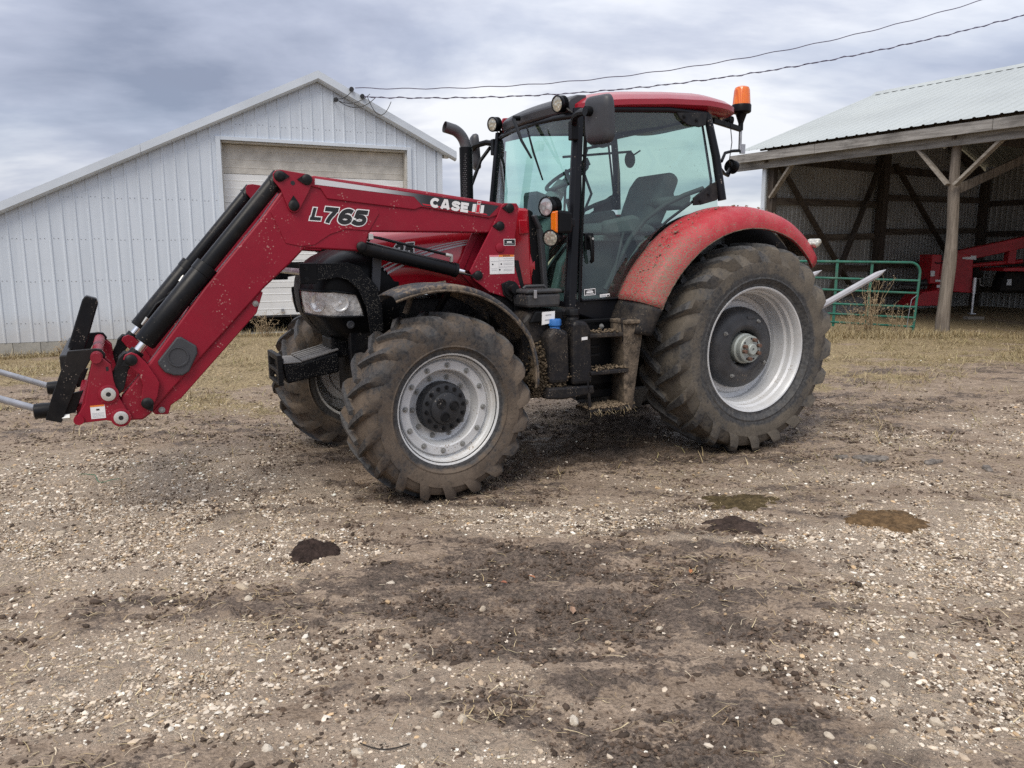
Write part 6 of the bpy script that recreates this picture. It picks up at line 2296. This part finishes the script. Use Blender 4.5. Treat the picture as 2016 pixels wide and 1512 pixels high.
# ---------------------------------------------------------------- rear hitch
for s in (1, -1):
    MB().beam((-.25, s * .36, .72), (-1.15, s * .42, .86), .05, .09).build('lift_link', CAST, TR, 0, .01)
    MB().beam((-.15, s * .30, 1.25), (-.75, s * .40, .82), .04, .04).build('lift_rod', CAST, TR, 0, .006)
MB().cyl((-.25, 0, 1.2), (-1.12, 0, 1.38), .03, n=12).build('top_link', STEEL, TR, 40)
# ---------------------------------------------------------------- front loader
ARM = [(3.633, 2.05), (3.742, 1.908), (4.125, 1.467), (4.475, 1.021), (4.641, .829), (4.675, .742), (4.65, .678), (4.54, .673), (4.497, .703), (4.017, 1.195), (3.766, 1.455), (3.585, 1.613), (3.496, 1.702),
       (3.354, 1.694), (3.122, 1.678), (3.093, 1.701), (3.053, 1.808), (2.581, 1.804), (2.10, 1.797), (2.045, 1.914), (1.985, 2.003), (2.706, 2.092), (3.411, 2.165), (3.50, 2.14)]


def arc_pts(pts, n=6):
    return pts


def cyl_stack(name, a, b, parts, parent, mats):
    """hydraulic ram between a and b; parts = (from, to, radius, material) along it"""
    e = empty(name, (0, 0, 0), (0, 0, 0), parent)
    a, b = Vector(a), Vector(b)
    for nm, t0, t1, r, m in parts:
        p0, p1 = a.lerp(b, t0), a.lerp(b, t1)
        MB().tube([p0, p0.lerp(p1, .02), p0.lerp(p1, .98), p1], [r * .93, r, r, r * .93], 24).build(nm, m, e, 40)
    return e


PIN = MB().lathe([(.0, .022), (.014, .022), (.020, .018), (.024, .006), (.036, .004), (.038, -.004)], n=18).mesh('pin', 30)
_pm = MB()
_pm.lathe([(.0, .020), (.016, .020), (.026, .016), (.034, .008), (.036, -.004)], n=20)
_pm.prism([(.02, .028), (.062, .0), (.02, -.028)], -.004, .008)
PIN = _pm.mesh('pin', 30)
PIN.materials.append(CAST)


def side_pin(parent, x, y, z, s, rot=0.0, sc=1.0):
    o = inst('pivot_pin', PIN, parent, (x, y, z), (0, rot, 0 if s > 0 else PI), (sc, sc, sc))
    return o


LINKP = [(4.616, 1.057), (4.604, 1.083), (4.569, 1.097), (4.536, 1.081), (4.491, 1.025), (4.439, .925), (4.429, .896), (4.448, .813), (4.484, .748), (4.515, .738), (4.538, .76), (4.543, .789), (4.522, .888), (4.536, .962), (4.586, 1.01)]
BLINK = [(4.640, 1.063), (4.607, 1.095), (4.565, 1.085), (4.560, 1.03), (4.594, .985), (4.625, .875), (4.660, .84), (4.690, .87), (4.690, .935), (4.674, .985), (4.655, 1.02)]
CARR = [(4.778, 1.085), (4.760, 1.100), (4.735, 1.085), (4.682, 1.028), (4.677, .936), (4.657, .828), (4.621, .743), (4.621, .700), (4.660, .667), (4.697, .683), (4.739, .697), (4.884, .693), (4.905, .712), (4.885, .741), (4.841, .81), (4.783, 1.042)]
LD = TR
for s in (1, -1):
    yo, yi = s * .62, s * .515
    arm = MB().prism(ARM, yi, yo).build('loader_arm', R_LOAD, LD, 20, .012, 3)
    # pressed cover along the upper arm and the knee plate, proud of the arm
    cov = [(3.445, 2.098), (3.375, 2.085), (3.335, 2.020), (2.735, 1.958), (2.685, 1.975), (2.165, 1.905), (2.10, 1.925), (2.055, 2.000), (2.70, 2.078), (3.415, 2.152)]
    MB().prism(cov, yo + s * .001, yo + s * .010).build('arm_cover', R_LOAD, arm, 0, .006)
    kn = [(3.70, 1.935), (3.615, 1.735), (3.52, 1.715), (3.43, 1.725), (3.33, 1.79), (3.22, 1.825), (3.06, 1.815), (2.985, 1.93), (3.0, 1.965), (3.34, 1.985), (3.40, 2.06), (3.60, 2.045)]
    MB().prism(kn, yo + s * .001, yo + s * .005).build('knee_plate', R_LOAD, arm, 0, .003)
    MB().prism([(4.485, .715), (4.467, .695), (4.394, .689), (4.375, .745), (4.31, .785), (3.822, 1.295), (3.774, 1.427), (3.80, 1.44), (3.85, 1.395), (4.05, 1.19)], s * .535, s * .605).build('parking_leg', R_LOAD, arm, 0, .006)
    for x, z in ((4.429, .721), (3.826, 1.355)):
        inst('leg_bolt', BOLT, arm, (x, s * .606, z), (0, 0, 0 if s > 0 else PI))
    if s > 0:
        pad = MB().prism([(4.429, 1.029), (4.31, 1.172), (4.285, 1.172), (4.200, 1.110), (4.198, 1.063), (4.255, .953), (4.293, .930), (4.345, .935), (4.394, .958), (4.425, 1.005)], .622, .640).build('arm_pad', GREY_P, arm, 0, .012)
        MB().lathe([(.062, -.001), (.062, .007), (.054, .007), (.052, .001), (0, .001)], (4.312, .640, 1.051), 28).build('pad_ring', GREY_P, pad, 30)
    # pivot bracket plates at the knee
    piv = [(3.673, 2.167), (3.655, 2.188), (3.621, 2.193), (3.45, 2.170), (3.425, 2.155), (3.42, 2.13), (3.459, 2.05), (3.517, 1.950), (3.535, 1.932), (3.553, 1.929), (3.572, 1.933), (3.586, 1.946), (3.629, 2.068), (3.67, 2.123)]
    for ya, yb in ((.628, .642), (.495, .509)):
        MB().prism(piv, s * ya, s * yb).build('knee_bracket', R_LOAD, arm, 0, .004)
    for x, z, sc, r in ((3.632, 2.153, 1.0, PI), (3.463, 2.136, 1.0, 0), (3.554, 1.973, 1.0, -PI / 2)):
        side_pin(arm, x, s * .642, z, s, r, sc)
    MB().cyl((3.553, s * .6425, 2.113), (3.553, s * .6435, 2.113), .014, n=14).build('bracket_hole', BLKPR, arm, 0)
    # tower
    tow = MB().prism([(2.075, 1.985), (2.045, 2.012), (1.945, 2.012), (1.926, 1.985), (1.959, 1.783), (1.969, 1.571), (1.917, 1.396), (1.955, 1.30), (2.173, 1.370), (2.300, 1.465), (2.331, 1.526), (2.181, 1.783), (2.105, 1.913)], s * .625, s * .642)
    tow = tow.build('loader_tower', R_LOAD, LD, 0, .004)
    MB().prism([(2.06, 2.0), (1.935, 2.0), (1.965, 1.571), (1.917, 1.31), (2.19, 1.36), (2.36, 1.52), (2.20, 1.80)], s * .49, s * .507).build('tower_plate', R_LOAD, tow, 0, .004)
    MB().prism([(2.34, 1.50), (2.40, 1.50), (2.25, 1.80), (2.19, 1.80)], s * .495, s * .515).build('tower_web', R_LOAD, tow, 0, .004)
    MB().prism([(1.98, 1.97), (1.945, 1.97), (1.985, 1.571), (1.94, 1.36), (2.02, 1.34)], s * .51, s * .618).build('tower_web', R_LOAD, tow, 0, .004)
    for x, z, r in ((2.004, 1.976, 0), (2.084, 1.848, 0), (2.266, 1.496, 0)):
        side_pin(tow, x, s * .642, z, s, r)
    MB().lathe([(.034, -.004), (.034, .006), (.028, .009), (0, .009)], (2.087, s * .642, 1.692), 24).build('tower_boss', R_LOAD, tow, 30)
    MB().prism([(1.96, 1.60), (1.93, 1.60), (1.88, 1.38), (1.90, 1.20), (1.97, 1.20), (1.975, 1.40)], s * .56, s * .64).build('mount_post', BLK, tow, 0, .006)
    MB().box((2.02, s * .50, 1.22), (.34, .24, .26)).build('loader_mount', BLK, LD, 0, .015)
    MB().prism([(2.085, 1.43), (2.02, 1.455), (1.955, 1.42), (1.945, 1.36), (2.0, 1.29), (2.07, 1.35)], s * .645, s * .662).build('lock_plate', CAST, tow, 0, .004)
    MB().cyl((2.01, s * .655, 1.392), (2.01, s * .735, 1.392), .034, n=20).build('mount_pin', CAST, tow, 40)
    MB().cyl((2.01, s * .655, 1.392), (2.01, s * .675, 1.392), .058, n=20).build('mount_collar', CAST, tow, 40)
    # rams
    lc = cyl_stack('lift_cylinder', (3.122, s * .56, 1.708), (2.23, s * .56, 1.493), [('barrel', .035, .80, .050, BLK), ('gland', .78, .81, .053, BLK), ('rod', .80, .97, .021, CHROME), ('rod_eye', .95, 1.0, .036, BLK), ('base_eye', -.01, .05, .046, BLK)], LD, None)
    side_pin(lc, 3.122, s * .642, 1.708, s, PI)
    MB().tube([(3.06, s * .585, 1.745), (3.04, s * .600, 1.775), (2.98, s * .600, 1.765), (2.51, s * .600, 1.652), (2.455, s * .60, 1.640), (2.45, s * .58, 1.60)], .010, 8).build('oil_pipe', BLK, lc, 50)
    MB().box((3.045, s * .60, 1.775), (.035, .03, .04)).build('pipe_fitting', ZINC, lc, 0, .004)
    MB().tube([(2.50, s * .60, 1.648), (2.455, s * .60, 1.640), (2.45, s * .585, 1.60)], .014, 8).build('pipe_fitting', ZINC, lc, 50)
    tc = cyl_stack('tilt_cylinder', (3.625, s * .57, 2.152), (4.572, s * .57, 1.046), [('inner_tube', .0, .52, .050, BLK), ('collar', .495, .54, .070, BLK), ('barrel', .52, .915, .066, BLK), ('rod', .90, .97, .026, CHROME), ('rod_eye', .955, 1.01, .042, BLK), ('top_eye', -.01, .03, .052, BLK)], LD, None)
    MB().tube([(3.68, s * .57 - .005, 2.10), (3.69, s * .57 - .005, 2.10)], [.055, .055], 14).build('hose_clip', BLK, tc, 40)
    hy = s * .57 - (.06 if s > 0 else -.06)
    MB().tube([(4.18, .57 * s + .045, 1.49), (4.22, .57 * s + .075, 1.42), (4.30, .57 * s + .05, 1.36)] if s < 0 else [(4.18, .50, 1.48), (4.22, .47, 1.40), (4.30, .46, 1.36)], .012, 8).build('hydraulic_hose', BLK_P, tc, 50)
    MB().tube([(4.44, s * .57 + .072, 1.20), (4.36, s * .57 + .085, 1.31), (4.28, s * .57 + .07, 1.36), (4.2, s * .57 + .0, 1.36)] if s < 0 else [(4.44, .49, 1.20), (4.36, .47, 1.31), (4.28, .46, 1.36), (4.2, .5, 1.36)], .013, 8).build('hydraulic_hose', BLK_P, tc, 50)
    if s < 0:
        MB().tube([(4.47, s * .57 + .073, 1.165), (4.43, s * .57 + .076, 1.215)], [.010, .014], 8).build('hose_fitting', ZINC, tc, 50)
        MB().tube([(4.16, s * .57 + .058, 1.515), (4.19, s * .57 + .07, 1.47)], [.010, .014], 8).build('hose_fitting', ZINC, tc, 50)
    # links and tool carrier
    lk = MB().prism(LINKP, s * .632, s * .650).build('tilt_link', R_LOAD, LD, 0, .004)
    MB().prism(LINKP, s * .49, s * .505).build('inner_link', R_LOAD, lk, 0, .004)
    side_pin(lk, 4.574, s * .650, 1.05, s, .5, 1.0)
    side_pin(lk, 4.507, s * .650, .779, s, 2.0, 1.0)
    MB().prism(BLINK, s * .595, s * .625).build('carrier_link', BLK, LD, 0, .005)
    MB().prism(BLINK, s * .515, s * .54).build('carrier_link', BLK, LD, 0, .005)
    ca = MB().prism(CARR, s * .628, s * .645).build('tool_carrier', R_LOAD, LD, 0, .004)
    MB().prism(CARR, s * .49, s * .507).build('carrier_plate', R_LOAD, ca, 0, .004)
    MB().prism([(4.76, 1.05), (4.78, 1.05), (4.87, .76), (4.845, .76)], s * .508, s * .627).build('carrier_front', R_LOAD, ca, 0)
    for x, z, q in ((4.712, .855, .04), (4.658, .706, .04)):
        MB().lathe([(q + .016, -.004), (q + .016, .007), (q + .006, .010), (0, .010)], (x, s * .645, z), 24).build('pin_boss', R_LOAD, ca, 30)
        MB().lathe([(q, .008), (q, .015), (q * .75, .018), (.014, .018), (.012, .010), (0, .010)], (x, s * .645, z), 24).build('bushing', ZINC, ca, 30)
        MB().cyl((x, s * .663, z), (x, s * .6645, z), .012, n=14).build('pin_hole', BLKPR, ca, 0)
    MB().cyl((4.757, s * .628, 1.075), (4.757, s * .662, 1.075), .030, n=16).build('carrier_boss', R_LOAD, ca, 40)
    MB().cyl((4.88, s * .628, .715), (4.88, s * .662, .715), .028, n=16).build('carrier_boss', R_LOAD, ca, 40)
    MB().prism([(4.712, 1.02), (4.698, 1.02), (4.698, .995), (4.712, .995)], s * .6455, s * .6465).build('carrier_slot', BLKPR, ca, 0)
# cross tubes
MB().cyl((4.755, -.63, 1.075), (4.755, .63, 1.075), .034, n=16).build('carrier_crossbar', R_LOAD, LD, 40)
MB().beam((4.85, -.50, .755), (4.85, .50, .755), .09, .07).build('carrier_crossbar', R_LOAD, LD, 0, .006)
MB().cyl((4.16, -.52, 1.26), (4.16, .52, 1.26), .075, n=24).build('loader_crosstube', R_LOAD, LD, 40)
MB().prism([(4.25, 1.28), (4.10, 1.36), (4.06, 1.22), (4.20, 1.12)], -.50, -.30).build('valve_cover', GREY_P, LD, 0, .01)
MB().tube([(4.10, .35, 1.32), (3.9, .40, 1.52), (3.6, .48, 1.85)], .013, 8).build('hydraulic_hose', BLK_P, LD, 50)
MB().tube([(4.12, .30, 1.34), (3.9, .36, 1.56), (3.6, .46, 1.90)], .013, 8).build('hydraulic_hose', BLK_P, LD, 50)

# decals on the near arm
ARM_L = [q for q in LD.children if q.name.split('.')[0] == 'loader_arm'][0]


def decal_mat():
    t = NT('arm_decal_print')
    x, y, z = t.sep(t.coord())
    f = t.sstep(x, 2.62, 3.10)
    return t.done(t.bsdf(t.mix(f, (.016, .017, .020), (.60, .61, .63)), .35, 0, None, .2))


dz = lambda x: (x - 2.065) * .1168
dec = [(3.408, 2.146), (2.085, 1.992), (2.165, 1.918), (2.675, 1.984), (2.735, 2.045), (3.41, 2.108)]
MB().prism(dec, .6302, .6312).build('arm_decal', decal_mat(), ARM_L, 0)
MB().prism([(2.19, 1.935), (2.175, 1.924), (2.665, 1.989), (2.680, 2.000)], .6312, .6318).build('decal_line', REDPR, ARM_L, 0)
DX, DY = (-1, 0, -.125), (-.0, 0, 1)
GLY = {
    'L': (.62, [[(.13, 1), (.13, .13)], [(.0, .13), (.60, .13)]]),
    '7': (.66, [[(.0, .87), (.62, .87)], [(.53, .93), (.45, .66), (.34, .42), (.27, .2), (.24, .0)]]),
    '6': (.72, [[(.65, .80), (.52, .87), (.38, .87), (.24, .77), (.16, .60), (.14, .42), (.15, .30)], [(.37 + .235 * math.cos(k * PI / 9), .32 + .195 * math.sin(k * PI / 9)) for k in range(19)]]),
    '5': (.70, [[(.66, .87), (.16, .87)], [(.20, .95), (.15, .46)], [(.14, .50), (.30, .575), (.46, .55), (.555, .45), (.57, .32), (.50, .18), (.36, .125), (.20, .14), (.02, .24)]]),
    '2': (.70, [[(.08, .70), (.16, .82), (.30, .88), (.45, .85), (.54, .72), (.52, .58), (.38, .42), (.22, .28), (.12, .14)], [(.0, .13), (.62, .13)]]),
    'C': (.78, [[(.40 + .29 * math.cos(rad(42 + k * 276 / 16)), .5 + .37 * math.sin(rad(42 + k * 276 / 16))) for k in range(17)]]),
    'A': (.84, [[(.12, 0), (.36, 1)], [(.68, 0), (.46, 1)], [(.18, .25), (.62, .25)], [(.28, .90), (.54, .90)]]),
    'S': (.74, [[(.66, .70), (.58, .83), (.42, .88), (.26, .86), (.15, .74), (.20, .60), (.38, .52), (.55, .44), (.60, .28), (.50, .15), (.35, .12), (.18, .16), (.07, .30)]]),
    'E': (.68, [[(.13, 1), (.13, 0)], [(.0, .87), (.64, .87)], [(.0, .5), (.58, .5)], [(.0, .13), (.64, .13)]]),
}


def lettering(parent, s, org, size, xs, slope, shear, y, w, mat, grow=0.0, gap=.10):
    """bold block letters cut from sheet, standing a hair proud of the arm; x runs towards the rear of the tractor"""
    pen, lay = 0.0, 0
    for ch in s:
        adv, strokes = GLY[ch]
        for path in strokes:
            P = [Vector((a * xs, b)) for a, b in path]
            if len(P) > 2:
                Q = []
                for i in range(len(P) - 1):
                    for q in range(4):
                        t = q / 4
                        p0, p1, p2, p3 = P[max(i - 1, 0)], P[i], P[i + 1], P[min(i + 2, len(P) - 1)]
                        Q.append(.5 * ((2 * p1) + (p2 - p0) * t + (2 * p0 - 5 * p1 + 4 * p2 - p3) * t * t + (3 * p1 - p0 - 3 * p2 + p3) * t ** 3))
                P = Q + [P[-1]]
            d0, d1 = (P[1] - P[0]).normalized(), (P[-1] - P[-2]).normalized()
            if grow:
                P[0] = P[0] - d0 * grow
                P[-1] = P[-1] + d1 * grow
            A, B = [], []
            for i, p in enumerate(P):
                t = (P[min(i + 1, len(P) - 1)] - P[max(i - 1, 0)]).normalized()
                nn = Vector((-t.y, t.x)) * (w / 2 + grow)
                A.append(p + nn)
                B.append(p - nn)
            lay += 1
            f = lambda p: (org[0] - (pen + p.x + shear * p.y) * size, y + lay * .00006, org[1] + p.y * size - slope * (pen + p.x) * size)
            MB().grid([[f(p) for p in A], [f(p) for p in B]]).build('arm_lettering', mat, parent, 0)
        pen += (adv + gap) * xs
    return pen


lettering(ARM_L, 'CASE', (2.622, 1.978), .064, 1.46, .125, .16, .6320, .31, WHT, gap=.03)
for m, g_, d in ((WHT, .085, .6262), (BLKPR, .0, .6272)):
    lettering(ARM_L, 'L', (3.456, 1.884), .078, 1.50, .07, .32, d, .27, m, g_)
    lettering(ARM_L, '765', (3.376, 1.868), .100, 1.40, .08, .30, d + .0001, .28, m, g_ * .75, gap=.0)
for nm, mat, x0, x1, z0, z1, d in (('arm_lettering', WHT, 2.302, 2.276, .0, .056, .6328), ('arm_lettering', WHT, 2.238, 2.212, .0, .056, .6328), ('arm_lettering', WHT, 2.272, 2.243, -.003, .059, .6326), ('arm_lettering', REDPR, 2.269, 2.246, .0, .056, .6332),
                                   ('arm_lettering', WHT, 2.270, 2.241, .062, .079, .6326), ('arm_lettering', REDPR, 2.267, 2.244, .065, .076, .6332)):
    sh = .18
    b = 1.989 - (2.628 - (x0 + x1) / 2) * .125
    MB().prism([(x0 - sh * z0, b + z0), (x1 - sh * z0, b + z0), (x1 - sh * z1, b + z1), (x0 - sh * z1, b + z1)], d - .0006, d).build(nm, mat, ARM_L, 0)
for m, g_, d in ((WHT, .09, .503), (BLKPR, .0, .504)):
    lettering(HOOD_L, '25', (2.852, 1.634), .092, 1.05, -.06, .15, d, .27, m, g_, gap=.06)
TOW_L = [q for q in LD.children if q.name.split('.')[0] == 'loader_tower'][0]


def plate(parent, name, mat, x0, x1, z0, z1, y, sk=.0):
    MB().prism([(x0, z0), (x1, z0 + sk), (x1, z1 + sk), (x0, z1)], y - .0007, y).build(name, mat, parent, 0)


plate(TOW_L, 'warning_sticker', WHT, 2.172, 1.970, 1.502, 1.640, .6432)
plate(TOW_L, 'sticker_print', ORANGE_PR, 2.098, 1.972, 1.626, 1.640, .6440)
plate(TOW_L, 'sticker_print', PINKPR, 2.170, 2.100, 1.628, 1.640, .6440)
plate(TOW_L, 'sticker_print', BLKPR, 2.065, 2.005, 1.630, 1.636, .6446)
for x0, x1, z in ((2.165, 2.10, 1.594), (2.096, 1.975, 1.597), (2.096, 1.975, 1.552), (2.06, 1.98, 1.612), (2.06, 1.98, 1.58), (2.06, 1.985, 1.57), (2.06, 1.98, 1.535), (2.06, 1.99, 1.525), (2.16, 2.11, 1.54), (2.16, 2.11, 1.528)):
    plate(TOW_L, 'sticker_print', GREYPR, x0, x1, z, z + .0022, .6440)
for x, z in ((2.148, 1.573), (2.078, 1.574), (2.09, 1.533)):
    plate(TOW_L, 'sticker_print', BLKPR, x + .006, x - .006, z - .005, z + .005, .6440)
plate(TOW_L, 'sticker_print', GREYPR, 2.0985, 2.0965, 1.505, 1.625, .6440)
plate(TOW_L, 'dealer_sticker', WHT, 2.056, 1.960, 1.707, 1.755, .6432)
plate(TOW_L, 'sticker_print', BLKPR, 2.052, 1.964, 1.711, 1.751, .6440)
plate(TOW_L, 'sticker_print', WHT, 2.030, 1.990, 1.728, 1.738, .6446)
plate(TOW_L, 'sticker_print', GREYPR, 2.042, 1.975, 1.719, 1.722, .6446)
CA_L = [q for q in LD.children if q.name.split('.')[0] == 'tool_carrier'][0]
plate(CA_L, 'warning_sticker', WHT, 4.815, 4.738, .713, .793, .6462)
plate(CA_L, 'sticker_print', ORANGE_PR, 4.815, 4.740, .785, .794, .6470)
for z in (.745, .737, .729, .721):
    plate(CA_L, 'sticker_print', GREYPR, 4.808, 4.745, z, z + .0022, .6470)
plate(CA_L, 'sticker_print', BLKPR, 4.785, 4.768, .762, .772, .6470)

# ---------------------------------------------------------------- bale spears carried by the tractor


def bale_spear():
    root = empty('bale_spear', TR.location, TR.rotation_euler)
    tag(root, 'black bale spear frame with two silver tines on the loader carrier', 'bale spear')
    SP = [(4.903, 1.118), (4.76, 1.123), (4.728, 1.118), (4.707, 1.085), (4.712, 1.060), (4.774, 1.084), (4.819, 1.008), (4.849, .968), (4.976, .692), (5.056, .719), (5.019, .831)]
    for s in (1, -1):
        MB().prism(SP, s * .535, s * .565).build('side_plate', BLK, root, 0, .004)
        MB().prism([(4.99, .73), (4.90, .74), (4.845, .87), (4.90, .86)], s * .50, s * .53).build('hook_plate', BLK, root, 0, .004)
    MB().beam((4.985, -.53, .76), (4.985, .53, .76), .08, .12).build('frame_tube', BLK, root, 0, .01)
    MB().beam((4.925, -.56, 1.045), (4.925, .56, 1.045), .05, .10).build('frame_tube', BLK, root, 0, .01)
    MB().prism([(4.855, 1.0), (4.960, 1.0), (4.815, 1.395), (4.795, 1.420), (4.735, 1.400), (4.728, 1.365)], .02, .14).build('mast', BLK, root, 0, .008)
    MB().cyl((4.955, -.5, 1.03), (4.90, -.5, 1.14), .014, n=8).build('frame_pin', STEEL, root, 40)
    for s, z in ((1, .765), (-1, .748)):
        y = s * .50
        MB().lathe([(.0, -.05), (.045, -.05), (.048, .0), (.045, .05), (.036, .055), (.0, .055)], (5.06, y, z), 16, 'x').build('tine_socket', BLK, root, 35)
        TM = surf('worn_silver_tine', (.36, .37, .40), .45, .5, var=.15, vscale=9, speck=.5, speckcol=(.07, .07, .08), sscale=35)
        MB().tube([(5.09, y, z + .01), (5.46, y, z + .175), (5.96, y, z + .395), (6.10, y, z + .455)], [.021, .020, .014, .003], 12).build('tine', TM, root, 40)
        MB().cyl((4.95, y, z), (4.93, y, z), .022, n=6).build('tine_nut', ZINC, root, 30)
    MB().cyl((4.97, .545, .72), (4.93, .545, .72), .022, n=6).build('frame_nut', ZINC, root, 30)


bale_spear()


def rear_spear():
    root = empty('rear_bale_spear', TR.location, TR.rotation_euler)
    tag(root, 'pair of grey bale spikes on the rear hitch behind the rear tyre', 'bale spear')
    TM = surf('grey_spike_steel', (.42, .41, .42), .5, .3, var=.12, vscale=7, speck=.15)
    MB().beam((-1.18, -.55, .93), (-1.18, .48, .93), .10, .10).build('spike_frame', BLK, root, 0, .01)
    MB().beam((-1.18, 0, .93), (-1.14, 0, 1.42), .08, .08).build('spike_mast', BLK, root, 0, .01)
    for a, b in (((-1.22, .30, .915), (-2.60, .30, 1.424)), ((-1.22, -.45, .935), (-2.50, -.445, 1.406))):
        a, b = Vector(a), Vector(b)
        d = (b - a).normalized()
        MB().tube([a, b - d * .16, b - d * .10, b], [.034, .034, .026, .002], 8).build('spike', TM, root, 25)
        MB().cyl(a - d * .05, a + d * .05, .05, n=14).build('spike_socket', BLK, root, 40)


rear_spear()
